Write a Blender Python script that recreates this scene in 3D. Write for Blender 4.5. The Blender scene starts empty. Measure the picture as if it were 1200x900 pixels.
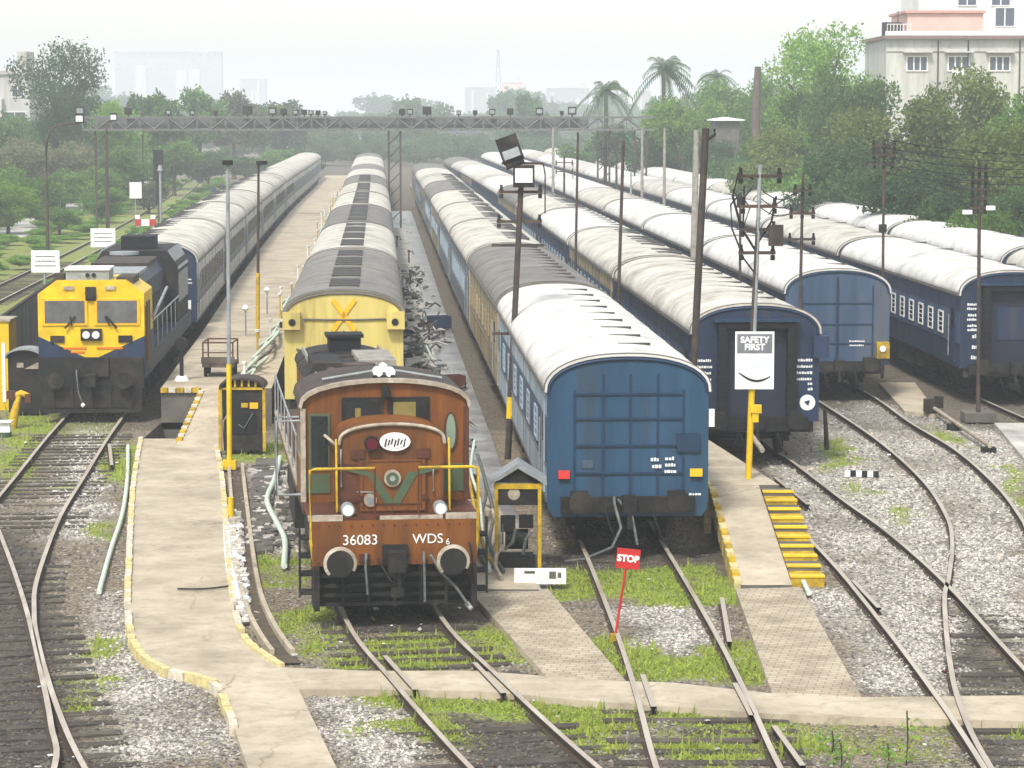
import bpy, math, random
import numpy as np
from mathutils import Vector, Matrix
R=math.radians
rnd=random.Random(7); nrs=np.random.RandomState(11)
sc=bpy.context.scene; col=sc.collection
# ---------------------------------------------------------------- camera, sky, sun, exposure
CH=8.8; FPX=3000.0; PITCH=math.atan(317/FPX)
cam_d=bpy.data.cameras.new('camera'); cam=bpy.data.objects.new('camera',cam_d); col.objects.link(cam)
cam.location=(0,0,CH); cam.rotation_euler=(math.pi/2-PITCH,0,0)
cam_d.sensor_width=36; cam_d.lens=36*FPX/1200; cam_d.clip_end=6000; cam_d.clip_start=.5
sc.camera=cam
W=bpy.data.worlds.new('World'); sc.world=W; W.use_nodes=True
SUN_EL=R(52); SUN_AZ=R(200)      # compass style: 0 = +Y, clockwise
nt=W.node_tree; nt.nodes.clear()
sky=nt.nodes.new('ShaderNodeTexSky'); sky.sky_type='NISHITA'; sky.sun_disc=False
sky.sun_elevation=SUN_EL; sky.sun_rotation=SUN_AZ; sky.dust_density=2; sky.air_density=1.6; sky.ozone_density=1
hs=nt.nodes.new('ShaderNodeHueSaturation'); hs.inputs['Saturation'].default_value=.38
bg=nt.nodes.new('ShaderNodeBackground'); bg.inputs['Strength'].default_value=.15
wo=nt.nodes.new('ShaderNodeOutputWorld')
nt.links.new(sky.outputs[0],hs.inputs['Color']); nt.links.new(hs.outputs[0],bg.inputs[0]); nt.links.new(bg.outputs[0],wo.inputs[0])
sl=bpy.data.lights.new('sun','SUN'); sl.energy=2.3; sl.angle=R(9); sl.color=(1,.975,.93)
so=bpy.data.objects.new('sun',sl); col.objects.link(so)
sv=Vector((math.sin(SUN_AZ)*math.cos(SUN_EL),math.cos(SUN_AZ)*math.cos(SUN_EL),math.sin(SUN_EL)))
so.rotation_euler=sv.to_track_quat('Z','Y').to_euler(); so.location=sv*200
vs=sc.view_settings; vs.view_transform='Standard'; vs.look='None'; vs.gamma=1; vs.use_curve_mapping=False; vs.exposure=0.76
sc.render.engine='CYCLES'
sc.cycles.max_bounces=6; sc.cycles.volume_bounces=2; sc.cycles.volume_step_rate=4; sc.cycles.transparent_max_bounces=8

# ---------------------------------------------------------------- measuring helper: where a line of sight meets a level
def U(px,py,z=0.0):
    x=(px-600)/FPX; y=-(py-450)/FPX
    d=(x,math.cos(PITCH)+y*math.sin(PITCH),-math.sin(PITCH)+y*math.cos(PITCH))
    t=(z-CH)/d[2]
    return (d[0]*t,d[1]*t)
def UL(l,z=0.0): return [U(a,b,z) for a,b in l]
# ---------------------------------------------------------------- materials
def srgb(*c): return tuple(((v/12.92) if v<=.04045 else ((v+.055)/1.055)**2.4) for v in c)
_m={}
def mat(name,c,rough=.75,metal=0,c2=None,scale=3.0,detail=5,mix=.5,spot=None,spot_scale=1.2,spot_amt=.3,bump=0,bscale=30,vert=False,coord='Object',spec=.3,rand=0):
    if name in _m: return _m[name]
    m=bpy.data.materials.new(name); m.use_nodes=True; t=m.node_tree; N=t.nodes; Lk=t.links
    b=N['Principled BSDF']; b.inputs['Roughness'].default_value=rough; b.inputs['Metallic'].default_value=metal
    b.inputs['Specular IOR Level'].default_value=spec
    tc=N.new('ShaderNodeTexCoord'); mp=N.new('ShaderNodeMapping')
    Lk.new(tc.outputs[coord],mp.inputs[0])
    if vert: mp.inputs['Scale'].default_value=(1,1,.12)
    # every copy gets its own wear
    if coord=='Object':
        oi=N.new('ShaderNodeObjectInfo'); cb=N.new('ShaderNodeVectorMath'); cb.operation='SCALE'; cb.inputs[0].default_value=(37,53,29)
        Lk.new(oi.outputs['Random'],cb.inputs['Scale']); Lk.new(cb.outputs[0],mp.inputs['Location'])
    if c2 is None: c2=tuple(v*.72 for v in c)
    n=N.new('ShaderNodeTexNoise'); n.inputs['Scale'].default_value=scale; n.inputs['Detail'].default_value=detail; n.inputs['Roughness'].default_value=.65
    Lk.new(mp.outputs[0],n.inputs['Vector'])
    r=N.new('ShaderNodeValToRGB'); r.color_ramp.elements[0].position=.5-.22; r.color_ramp.elements[1].position=.5+.2
    r.color_ramp.elements[0].color=(*c2,1); r.color_ramp.elements[1].color=(*c,1)
    Lk.new(n.outputs['Fac'],r.inputs['Fac']); out=r.outputs['Color']
    if spot:
        n2=N.new('ShaderNodeTexNoise'); n2.inputs['Scale'].default_value=spot_scale; n2.inputs['Detail'].default_value=8; n2.inputs['Roughness'].default_value=.7
        Lk.new(mp.outputs[0],n2.inputs['Vector'])
        r2=N.new('ShaderNodeValToRGB'); r2.color_ramp.elements[0].position=.48; r2.color_ramp.elements[1].position=.66
        r2.color_ramp.elements[0].color=(0,0,0,1); r2.color_ramp.elements[1].color=(spot_amt,)*3+(1,)
        Lk.new(n2.outputs['Fac'],r2.inputs['Fac'])
        mx=N.new('ShaderNodeMix'); mx.data_type='RGBA'; mx.inputs[7].default_value=(*spot,1)
        Lk.new(r2.outputs['Color'],mx.inputs[0]); Lk.new(out,mx.inputs[6]); out=mx.outputs[2]
    if rand:
        oi2=N.new('ShaderNodeObjectInfo'); mr=N.new('ShaderNodeMapRange'); mr.inputs[3].default_value=1-rand; mr.inputs[4].default_value=1+rand
        Lk.new(oi2.outputs['Random'],mr.inputs[0]); h=N.new('ShaderNodeHueSaturation'); Lk.new(mr.outputs[0],h.inputs['Value']); Lk.new(out,h.inputs['Color']); out=h.outputs[0]
    Lk.new(out,b.inputs['Base Color'])
    if bump:
        n3=N.new('ShaderNodeTexNoise'); n3.inputs['Scale'].default_value=bscale; n3.inputs['Detail'].default_value=4; Lk.new(mp.outputs[0],n3.inputs['Vector'])
        bp=N.new('ShaderNodeBump'); bp.inputs['Strength'].default_value=bump; bp.inputs['Distance'].default_value=.02
        Lk.new(n3.outputs['Fac'],bp.inputs['Height']); Lk.new(bp.outputs[0],b.inputs['Normal'])
    _m[name]=m; return m
S=srgb
M={}
M['blue']=mat('blue_paint',S(.17,.30,.41),.55,c2=S(.12,.23,.32),scale=2.5,spot=S(.2,.22,.24),spot_amt=.8,vert=True,rand=.08)
M['blue_rib']=mat('blue_paint_rib',S(.12,.22,.32),.5,c2=S(.09,.17,.26),scale=4)
M['blue_dark']=mat('navy_paint',S(.14,.21,.32),.55,c2=S(.1,.15,.23),scale=2.5,spot=S(.27,.25,.23),spot_amt=.6,vert=True,rand=.15)
M['blue_mid']=mat('faded_blue_paint',S(.25,.34,.44),.6,c2=S(.19,.26,.35),scale=2,spot=S(.4,.38,.35),spot_amt=.5,vert=True,rand=.1)
M['pale_side']=mat('pale_blue_paint',S(.66,.72,.76),.5,c2=S(.5,.56,.6),scale=1.6,spot=S(.38,.36,.33),spot_amt=.6,vert=True,rand=.06)
M['grey_blue']=mat('faded_grey_blue_paint',S(.47,.51,.55),.6,c2=S(.36,.39,.43),scale=1.6,spot=S(.4,.36,.3),spot_amt=.7,vert=True,rand=.1)
M['silver']=mat('dusty_cream_paint',S(.80,.80,.78),.6,c2=S(.63,.63,.62),scale=1.4,spot=S(.42,.39,.36),spot_amt=.5,vert=True,rand=.06)
M['cream']=mat('worn_cream_paint',S(.70,.64,.5),.65,c2=S(.52,.46,.36),scale=1.6,spot=S(.36,.3,.24),spot_amt=.9,vert=True)
M['yellow_coach']=mat('pale_yellow_paint',S(.80,.73,.42),.6,c2=S(.68,.61,.34),scale=2.2,spot=S(.42,.38,.25),spot_amt=.65,vert=True)
M['yellow']=mat('bright_yellow_paint',S(.88,.74,.10),.45,c2=S(.79,.65,.09),scale=3,spot=S(.5,.4,.15),spot_amt=.35)
M['ylow']=mat('mustard_paint',S(.82,.68,.12),.6,c2=S(.6,.48,.12),scale=6,spot=S(.3,.25,.14),spot_amt=.7)
M['yellow_x']=mat('orange_yellow_paint',S(.93,.7,.1),.5)
M['roof_white']=mat('white_roof_paint',S(.81,.80,.78),.75,c2=S(.70,.69,.66),scale=.9,spot=S(.52,.49,.44),spot_amt=.5,spot_scale=1.1,rand=.03)
M['roof_cream']=mat('dusty_cream_roof',S(.77,.75,.70),.8,c2=S(.62,.60,.56),scale=.8,spot=S(.42,.39,.34),spot_amt=.6,spot_scale=1.0,rand=.08)
M['roof_grey']=mat('sooty_grey_roof',S(.50,.48,.45),.8,c2=S(.38,.37,.35),scale=1.0,spot=S(.3,.29,.27),spot_amt=.6,rand=.08)
M['roof_vent']=mat('roof_vent_dark',S(.28,.27,.26),.8,c2=S(.2,.19,.18))
M['seam']=mat('roof_seam',S(.42,.4,.37),.8)
M['black']=mat('sooty_black_metal',S(.13,.125,.12),.8,c2=S(.07,.07,.07),scale=5,spot=S(.3,.26,.22),spot_amt=.5)
M['under']=mat('greasy_underframe',S(.16,.145,.13),.85,c2=S(.08,.075,.07),scale=4,spot=S(.36,.31,.26),spot_amt=.55)
M['rubber']=mat('dark_rubber',S(.09,.09,.1),.8)
M['navy_door']=mat('navy_door',S(.14,.16,.22),.6)
M['brown']=mat('rust_brown_paint',S(.51,.30,.09),.6,c2=S(.37,.215,.075),scale=4,spot=S(.24,.16,.1),spot_amt=.85,vert=True,bump=.1)
M['brown_dk']=mat('dark_brown_paint',S(.36,.2,.12),.6,c2=S(.25,.14,.1),scale=3)
M['green']=mat('green_paint',S(.25,.36,.27),.6,c2=S(.3,.3,.2))
M['trim']=mat('chalky_trim',S(.72,.68,.61),.75,c2=S(.48,.43,.37),scale=5,spot=S(.4,.35,.3),spot_amt=.5)
M['white']=mat('white_paint',S(.93,.93,.92),.6,c2=S(.8,.8,.78),scale=8)
M['glass']=mat('dark_glass',S(.14,.16,.17),.12,c2=S(.1,.11,.12),spec=.6)
M['glass_lt']=mat('grey_windscreen',S(.4,.4,.4),.2,c2=S(.3,.3,.31),spec=.6)  # paler grey than the dark glass of the other windows
M['curtain']=mat('olive_blind',S(.5,.45,.25),.8)
M['lamp']=mat('lamp_lens',S(.92,.92,.9),.15,c2=S(.75,.76,.78),spec=.8)
M['red']=mat('red_paint',S(.72,.16,.15),.5)
M['redlamp']=mat('red_lens',S(.86,.25,.22),.35)
M['yellowlamp']=mat('amber_lens',S(.95,.75,.15),.35)
M['wood']=mat('weathered_sleeper',S(.30,.27,.235),.9,c2=S(.18,.16,.145),scale=6,spot=S(.45,.41,.36),spot_amt=.5,bump=.5)
M['rail_side']=mat('rusty_rail',S(.30,.25,.2),.8,c2=S(.2,.165,.14),scale=8,coord='Generated')
M['rail_top']=mat('worn_rail_head',S(.74,.70,.64),.5,.15,c2=S(.56,.51,.45),scale=60,coord='Generated')
M['conc']=mat('tan_concrete',S(.74,.69,.60),.85,c2=S(.60,.55,.47),scale=.8,detail=9,spot=S(.42,.38,.33),spot_amt=.45,spot_scale=.5,bump=.3,bscale=12)
def cracks(m,scale,w,dark,amt=.8):
    t=m.node_tree; N=t.nodes; Lk=t.links; b=N['Principled BSDF']; src=b.inputs['Base Color'].links[0].from_socket
    tc=N.new('ShaderNodeTexCoord'); n=N.new('ShaderNodeTexNoise'); n.inputs['Scale'].default_value=2.5; n.inputs['Detail'].default_value=6; Lk.new(tc.outputs['Object'],n.inputs['Vector'])
    ad=N.new('ShaderNodeMix'); ad.data_type='VECTOR'; ad.inputs[0].default_value=.3; Lk.new(tc.outputs['Object'],ad.inputs[4]); Lk.new(n.outputs['Color'],ad.inputs[5])
    v=N.new('ShaderNodeTexVoronoi'); v.feature='DISTANCE_TO_EDGE'; v.inputs['Scale'].default_value=scale; Lk.new(ad.outputs[1],v.inputs['Vector'])
    r=N.new('ShaderNodeValToRGB'); r.color_ramp.elements[0].color=(amt,)*3+(1,); r.color_ramp.elements[1].position=w; r.color_ramp.elements[1].color=(0,0,0,1); Lk.new(v.outputs['Distance'],r.inputs[0])
    n2=N.new('ShaderNodeTexNoise'); n2.inputs['Scale'].default_value=.5; Lk.new(tc.outputs['Object'],n2.inputs['Vector']); r2=N.new('ShaderNodeValToRGB'); r2.color_ramp.elements[0].position=.42; r2.color_ramp.elements[1].position=.6; Lk.new(n2.outputs['Fac'],r2.inputs[0])
    mu=N.new('ShaderNodeMath'); mu.operation='MULTIPLY'; Lk.new(r.outputs[0],mu.inputs[0]); Lk.new(r2.outputs[0],mu.inputs[1])
    # oil stains and scuffs
    n3=N.new('ShaderNodeTexNoise'); n3.inputs['Scale'].default_value=3.2; n3.inputs['Detail'].default_value=10; n3.inputs['Roughness'].default_value=.75; Lk.new(tc.outputs['Object'],n3.inputs['Vector']); r3=N.new('ShaderNodeValToRGB'); r3.color_ramp.elements[0].position=.5; r3.color_ramp.elements[1].position=.72; r3.color_ramp.elements[1].color=(.45,.45,.45,1); Lk.new(n3.outputs['Fac'],r3.inputs[0])
    mx_=N.new('ShaderNodeMath'); mx_.operation='MAXIMUM'; Lk.new(mu.outputs[0],mx_.inputs[0]); Lk.new(r3.outputs[0],mx_.inputs[1])
    mx=N.new('ShaderNodeMix'); mx.data_type='RGBA'; Lk.new(mx_.outputs[0],mx.inputs[0]); Lk.new(src,mx.inputs[6]); mx.inputs[7].default_value=(*dark,1); Lk.new(mx.outputs[2],b.inputs['Base Color'])
cracks(M['conc'],.45,.012,S(.40,.36,.30),.6)
M['conc_lt']=mat('pale_concrete',S(.78,.76,.72),.85,c2=S(.6,.58,.55),scale=.7,detail=9,spot=S(.35,.33,.32),spot_amt=.5,spot_scale=.5,bump=.3,bscale=12)
M['conc_wet']=mat('wet_concrete',S(.55,.53,.5),.35,c2=S(.26,.25,.24),scale=.55,detail=9,spot=S(.75,.74,.72),spot_amt=.5,spot_scale=.8,spec=.5)
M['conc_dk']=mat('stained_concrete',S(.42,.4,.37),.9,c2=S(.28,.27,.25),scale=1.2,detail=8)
M['kerb_y']=mat('yellowed_kerb',S(.82,.77,.55),.8,c2=S(.64,.58,.42),scale=9)
M['kerb_w']=mat('whitewashed_kerb',S(.83,.8,.72),.8,c2=S(.62,.58,.5),scale=9)
M['pole_dk']=mat('rusted_pole',S(.27,.24,.22),.75,c2=S(.17,.15,.14),scale=5,spot=S(.4,.28,.2),spot_amt=.5)
M['pole_grey']=mat('galvanised_pole',S(.58,.6,.6),.55,c2=S(.44,.46,.46),scale=5)
M['pole_conc']=mat('cement_pole',S(.6,.58,.54),.85,c2=S(.45,.43,.4),scale=4)
M['hose']=mat('pale_hose',S(.82,.86,.8),.5,c2=S(.62,.67,.6),scale=9)
M['hose_g']=mat('grey_hose',S(.42,.43,.41),.6,c2=S(.24,.25,.24),scale=9)
M['bark']=mat('bark',S(.36,.31,.26),.95,c2=S(.24,.2,.17),scale=4)
M['bldg_cream']=mat('grimy_plaster',S(.77,.76,.73),.9,c2=S(.64,.63,.61),scale=.5,spot=S(.45,.44,.4),spot_amt=.4,vert=True)
M['bldg_white']=mat('white_plaster',S(.9,.89,.87),.9,c2=S(.8,.79,.77),scale=.4)
M['bldg_far']=mat('haze_grey_plaster',S(.60,.60,.60),.9,c2=S(.52,.52,.53),scale=.2)  # haze put into the colour: greyed so far blocks don't outshine the sky
M['bldg_pink']=mat('pink_plaster',S(.86,.72,.66),.9,c2=S(.78,.63,.58),scale=.4)
M['shutter']=mat('grey_window',S(.3,.33,.38),.3)
M['tin']=mat('corrugated_tin',S(.55,.54,.53),.6,.2,c2=S(.38,.36,.34),scale=2.5,spot=S(.4,.25,.18),spot_amt=.5,vert=True)
def leafmat(name,c,c2):
    if name in _m: return _m[name]
    m=bpy.data.materials.new(name); m.use_nodes=True; t=m.node_tree; N=t.nodes; Lk=t.links
    N.remove(N['Principled BSDF']); o=N['Material Output']
    ge=N.new('ShaderNodeNewGeometry'); oi=N.new('ShaderNodeObjectInfo')
    mx=N.new('ShaderNodeMix'); mx.data_type='RGBA'; mx.inputs[6].default_value=(*c,1); mx.inputs[7].default_value=(*c2,1)
    Lk.new(ge.outputs['Random Per Island'],mx.inputs[0])
    h=N.new('ShaderNodeHueSaturation'); mr=N.new('ShaderNodeMapRange'); mr.inputs[3].default_value=1.05; mr.inputs[4].default_value=1.85
    Lk.new(oi.outputs['Random'],mr.inputs[0]); Lk.new(mr.outputs[0],h.inputs['Value']); Lk.new(mx.outputs[2],h.inputs['Color'])
    d=N.new('ShaderNodeBsdfDiffuse'); tr=N.new('ShaderNodeBsdfTranslucent'); ms=N.new('ShaderNodeMixShader'); ms.inputs[0].default_value=.42
    Lk.new(h.outputs[0],d.inputs[0]); Lk.new(h.outputs[0],tr.inputs[0]); Lk.new(d.outputs[0],ms.inputs[1]); Lk.new(tr.outputs[0],ms.inputs[2]); Lk.new(ms.outputs[0],o.inputs[0])
    _m[name]=m; return m
LEAF=[leafmat('leaf_green',(.11,.19,.045),(.055,.11,.025)),leafmat('leaf_bright',(.16,.27,.05),(.09,.16,.035)),leafmat('leaf_olive',(.15,.19,.055),(.08,.11,.035)),leafmat('leaf_dark',(.07,.125,.045),(.04,.075,.03)),leafmat('leaf_brown',(.15,.14,.08),(.09,.095,.05))]
M['grass']=leafmat('grass_blades',(.27,.31,.06),(.16,.20,.05))
M['palm']=leafmat('palm_frond',(.07,.12,.04),(.045,.08,.03))

# ---------------------------------------------------------------- mesh builder
class MB:
    def __init__(s): s.v=[]; s.f=[]; s.m=[]; s.s=[]
    def add(s,vs,fs,m=0,sm=False):
        o=len(s.v); s.v+= [tuple(p) for p in vs]
        for f in fs: s.f.append(tuple(i+o for i in f)); s.m.append(m); s.s.append(sm)
        return s
    def box(s,x0,x1,y0,y1,z0,z1,m=0,M_=None):
        vs=[Vector(p) for p in ((x0,y0,z0),(x1,y0,z0),(x1,y1,z0),(x0,y1,z0),(x0,y0,z1),(x1,y0,z1),(x1,y1,z1),(x0,y1,z1))]
        if M_ is not None: vs=[M_@p for p in vs]
        return s.add(vs,[(0,3,2,1),(4,5,6,7),(0,1,5,4),(1,2,6,5),(2,3,7,6),(3,0,4,7)],m)
    def prism(s,prof,y0,y1,m=0,caps=True,sm=False,axis='y'):
        n=len(prof)
        if axis=='y': vs=[(x,y0,z) for x,z in prof]+[(x,y1,z) for x,z in prof]
        elif axis=='x': vs=[(y0,x,z) for x,z in prof]+[(y1,x,z) for x,z in prof]
        else: vs=[(x,z,y0) for x,z in prof]+[(x,z,y1) for x,z in prof]
        fs=[(i,(i+1)%n,(i+1)%n+n,i+n) for i in range(n)]
        s.add(vs,fs,m,sm)
        if caps: s.add(vs,[tuple(range(n-1,-1,-1)),tuple(range(n,2*n))],m)
        return s
    def cyl(s,a,b,r,r2=None,n=10,m=0,caps=True,sm=True):
        a=Vector(a); b=Vector(b); r2=r if r2 is None else r2
        d=(b-a).normalized(); u=d.orthogonal().normalized(); w=d.cross(u)
        vs=[]
        for c,q in ((a,r),(b,r2)):
            for i in range(n):
                t=2*math.pi*i/n; vs.append(c+u*math.cos(t)*q+w*math.sin(t)*q)
        s.add(vs,[(i,(i+1)%n,(i+1)%n+n,i+n) for i in range(n)],m,sm)
        if caps: s.add(vs,[tuple(range(n-1,-1,-1)),tuple(range(n,2*n))],m)
        return s
    def tube(s,pts,r,n=6,m=0):
        pts=[Vector(p) for p in pts]; rs=r if isinstance(r,(list,tuple)) else [r]*len(pts); vs=[]; up=Vector((0,0,1))
        for i,p in enumerate(pts):
            d=(pts[min(i+1,len(pts)-1)]-pts[max(i-1,0)]).normalized()
            u=d.cross(up)
            if u.length<.05: u=d.cross(Vector((1,0,0)))
            u.normalize(); w=u.cross(d)
            for k in range(n):
                t=2*math.pi*k/n; vs.append(p+(u*math.cos(t)+w*math.sin(t))*rs[i])
        fs=[]
        for i in range(len(pts)-1):
            for k in range(n): fs.append((i*n+k,i*n+(k+1)%n,(i+1)*n+(k+1)%n,(i+1)*n+k))
        s.add(vs,fs,m,True); s.add(vs,[tuple(range(n-1,-1,-1)),tuple(range(len(pts)*n-n,len(pts)*n))],m)
        return s
    def mesh(s,name,mats):
        me=bpy.data.meshes.new(name); me.from_pydata(s.v,[],s.f)
        for m in (mats if isinstance(mats,(list,tuple)) else [mats]): me.materials.append(m)
        me.polygons.foreach_set('material_index',s.m); me.polygons.foreach_set('use_smooth',s.s); me.update()
        return me
    def build(s,name,mats,parent=None,loc=(0,0,0),rz=0):
        return link(name,s.mesh(name,mats),parent,loc,rz)
def link(name,me,parent=None,loc=(0,0,0),rz=0):
    o=bpy.data.objects.new(name,me); col.objects.link(o); o.location=loc; o.rotation_euler=(0,0,rz)
    if parent: o.parent=parent
    return o
def tag(o,label=None,cat=None,group=None,kind=None):
    if label: o['label']=label
    if cat: o['category']=cat
    if group: o['group']=group
    if kind: o['kind']=kind
    return o
def thing(name,label,cat,loc=(0,0,0),rz=0,group=None):
    o=bpy.data.objects.new(name,None); col.objects.link(o); o.location=loc; o.rotation_euler=(0,0,rz); o.empty_display_size=.5
    return tag(o,label,cat,group)
_mc={}
def cached(key,fn):
    if key not in _mc: _mc[key]=fn()
    return _mc[key]
def text_mesh(txt,size,m,depth=.01,bold=0.0,align='CENTER'):
    c=bpy.data.curves.new('lettering','FONT'); c.body=txt; c.size=size; c.extrude=depth; c.align_x=align; c.align_y='CENTER'; c.offset=bold; c.space_line=.85
    o=bpy.data.objects.new('tmp_text',c); col.objects.link(o); bpy.context.view_layer.update()
    me=bpy.data.meshes.new_from_object(o.evaluated_get(bpy.context.evaluated_depsgraph_get())); bpy.data.objects.remove(o)
    me.materials.clear(); me.materials.append(m); return me
def put_text(txt,size,m,parent,x,y,z,bold=.0,depth=.008):      # stands upright, reads from -Y
    o=link('lettering',text_mesh(txt,size,m,depth,bold),parent,(x,y,z)); o.rotation_euler=(math.pi/2,0,0); return o
def spline(pts,n=8):
    P=[np.array(p,float) for p in pts]; P=[2*P[0]-P[1]]+P+[2*P[-1]-P[-2]]; out=[]
    for i in range(1,len(P)-2):
        for k in range(n):
            t=k/n; a,b,c,d=P[i-1],P[i],P[i+1],P[i+2]
            out.append(.5*((2*b)+(-a+c)*t+(2*a-5*b+4*c-d)*t*t+(-a+3*b-3*c+d)*t**3))
    out.append(P[-2]); return [tuple(float(q) for q in p) for p in out]
# value noise
def vnoise(x,y,seed=0):
    xi=np.floor(x).astype(np.int64); yi=np.floor(y).astype(np.int64); fx=x-xi; fy=y-yi
    def h(a,b):
        n=(a*374761393+b*668265263+seed*974711)&0x7fffffff; n=((n^(n>>13))*1274126177)&0x7fffffff
        return ((n^(n>>16))&0xffff)/65535.
    fx=fx*fx*(3-2*fx); fy=fy*fy*(3-2*fy)
    return (h(xi,yi)*(1-fx)+h(xi+1,yi)*fx)*(1-fy)+(h(xi,yi+1)*(1-fx)+h(xi+1,yi+1)*fx)*fy
def fbm(x,y,s=0,o=4):
    r=0;a=.5
    for k in range(o): r=r+a*vnoise(x*2**k,y*2**k,s+k); a*=.5
    return r
def inpoly(X,Y,poly):
    ins=np.zeros(X.shape,bool); n=len(poly)
    for i in range(n):
        x0,y0=poly[i]; x1,y1=poly[(i+1)%n]
        if y0==y1: continue
        c=((y0>Y)!=(y1>Y)); xx=(x1-x0)*(Y-y0)/(y1-y0)+x0
        ins^=c&(X<xx)
    return ins

# ---------------------------------------------------------------- train centre lines (x as a function of distance y)
CL={1:[(20,-5),(60,-11.2),(72,-12.1),(88,-12.95),(104,-13.95),(120,-14.95),(165,-17.6),(219,-20.5),(297,-24.2),(380,-28.5)],
 2:[(69.8,-4.6),(77,-4.98),(106,-6.5),(160,-9.3),(277,-15.5),(380,-21)],
 3:[(51,2.32),(69,1.42),(80,.82),(106,-.6),(134,-2.05),(166,-3.7),(231,-7.1),(380,-15)],
 4:[(64,6.2),(92,4.8),(123,3.35),(154,1.8),(220,-1.9),(292,-6.4),(380,-12)],
 5:[(79,10.1),(108,8.7),(130,7.6),(210,3.7),(292,-.6),(380,-5.4)],
 6:[(78.5,15.35),(108,14.1),(160,11.9),(205,9.6),(292,5.0),(380,0)],
 7:[(60,21.1),(97,19.5),(124,18.3),(150,17.2),(202,14.6),(292,10),(380,5)]}
_cs={k:spline(v,12) for k,v in CL.items()}
def cx(k,y):
    P=_cs[k]; ys=[p[0] for p in P]; xs=[p[1] for p in P]
    if y<ys[0]: return xs[0]+(y-ys[0])*(xs[3]-xs[0])/(ys[3]-ys[0])
    if y>ys[-1]: return xs[-1]+(y-ys[-1])*(xs[-1]-xs[-4])/(ys[-1]-ys[-4])
    return float(np.interp(y,ys,xs))
GZ=-.15
# ---------------------------------------------------------------- ground
def ramp_lines(a,b,step,lo,hi,g=1.18):
    c=list(np.arange(a,b+1e-6,step)); s=step
    while c[-1]<hi: s=min(s*g,120); c.append(c[-1]+s)
    s=step; l=[a]
    while l[-1]>lo: s=min(s*g,120); l.append(l[-1]-s)
    return np.array(sorted(set(np.round(l[1:]+c,4))))
PIT=(-10.15,-9.0,68.9,73.6)
XS=ramp_lines(-13,13,.17,-1400,1400,1.12); YS=ramp_lines(30,72,.17,-60,4500,1.06)
for v in PIT[:2]: XS[np.argmin(abs(XS-v))]=v
for v in PIT[2:]: YS[np.argmin(abs(YS-v))]=v
GX,GY=np.meshgrid(XS,YS)
jx=(fbm(GX*1.1,GY*1.1,3)-.5)*1.5; jy=(fbm(GX*1.1,GY*1.1,9)-.5)*3.2
fade=np.clip((110-GY)/60,0.2,1); JX=GX+jx*fade; JY=GY+jy*fade
grass_px=[[(288,652),(352,655),(357,692),(292,692)],[(318,718),(372,716),(408,738),(395,752),(322,752)],[(335,762),(375,755),(372,778),(330,778)],
 [(395,754),(480,754),(545,752),(560,785),(400,786)],[(548,735),(595,742),(625,788),(560,785)],
 [(425,812),(560,812),(730,822),(745,880),(660,850),(600,835),(480,835),(430,835)],[(415,842),(495,840),(540,868),(430,868)],
 [(640,672),(800,668),(880,690),(890,705),(760,712),(700,700),(640,700)],[(680,750),(735,752),(745,800),(700,795)],[(735,765),(850,760),(852,802),(745,800)],[(848,752),(905,755),(938,806),(856,800)],
 [(752,828),(930,838),(920,850),(880,900),(800,900),(770,880)],[(820,850),(920,842),(955,900),(880,900)],[(940,845),(1110,846),(1115,862),(940,862)],
 [(75,806),(120,803),(134,820),(120,838),(75,834)],[(90,752),(122,748),(130,765),(95,782)],[(118,525),(163,520),(160,560),(150,600),(142,560),(115,572)],
 [(0,440),(60,440),(58,500),(30,560),(0,590)],[(960,520),(985,510),(1000,545),(975,560)],[(985,560),(1020,572),(1010,592),(985,580)],[(1045,590),(1072,598),(1060,620),(1040,610)],
 [(1085,500),(1130,512),(1150,530),(1100,520)],[(1170,540),(1200,560),(1200,600),(1180,585)],[(180,775),(250,797),(250,806),(190,790)],[(60,565),(85,570),(80,580),(60,578)],[(95,620),(115,610),(118,632),(95,635)],
 [(255,520),(330,520),(330,545),(255,540)],[(1130,845),(1200,847),(1200,860),(1130,858)]]
dead_px=[[(940,862),(1110,862),(1120,900),(940,900)],[(60,440),(165,440),(140,520),(60,520)]]
far_grass=[[(-60,84),(-19,84),(-21,110),(-24,170),(-28,230),(-34,330),(-75,330),(-80,120)],[(20,60),(60,60),(60,400),(5,400),(14,250),(22,100)]]
gravel_px=[[(88,690),(150,695),(152,740),(165,770),(240,803),(268,835),(290,900),(140,900),(120,850),(95,790)],[(352,810),(425,812),(455,850),(480,900),(405,900)],
 [(722,712),(835,706),(852,755),(738,765)],[(935,690),(1010,690),(1085,780),(1105,812),(1008,812),(990,770)],
 [(895,545),(940,530),(965,478),(1015,466),(1200,520),(1200,770),(1120,700),(1120,815),(1095,812),(1040,740),(950,640)],[(1130,640),(1200,640),(1200,780)],
 [(80,500),(130,500),(110,640),(50,640)],[(285,525),(340,540),(345,640),(300,650)]]
dark_px=[[(-200,600),(35,625),(55,700),(100,900),(-200,950)],[(380,690),(560,690),(560,760),(400,740)],[(480,835),(610,835),(720,900),(560,900)],[(1115,700),(1200,790),(1200,812),(1125,812)],[(1135,850),(1200,850),(1200,900),(1160,900)],[(640,640),(850,640),(850,680),(640,690)],[(760,840),(850,845),(880,900),(770,900)]]
def mask(polys,z=GZ,raw=False):
    m=np.zeros(GX.shape)
    for p in polys:
        q=p if raw else UL(p,z); m=np.maximum(m,inpoly(JX,JY,q).astype(float))
    return m
mg=mask(grass_px); mg=np.maximum(mg,.75*mask(far_grass,raw=True)); mg=np.maximum(mg,.35*mask(dead_px))
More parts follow.
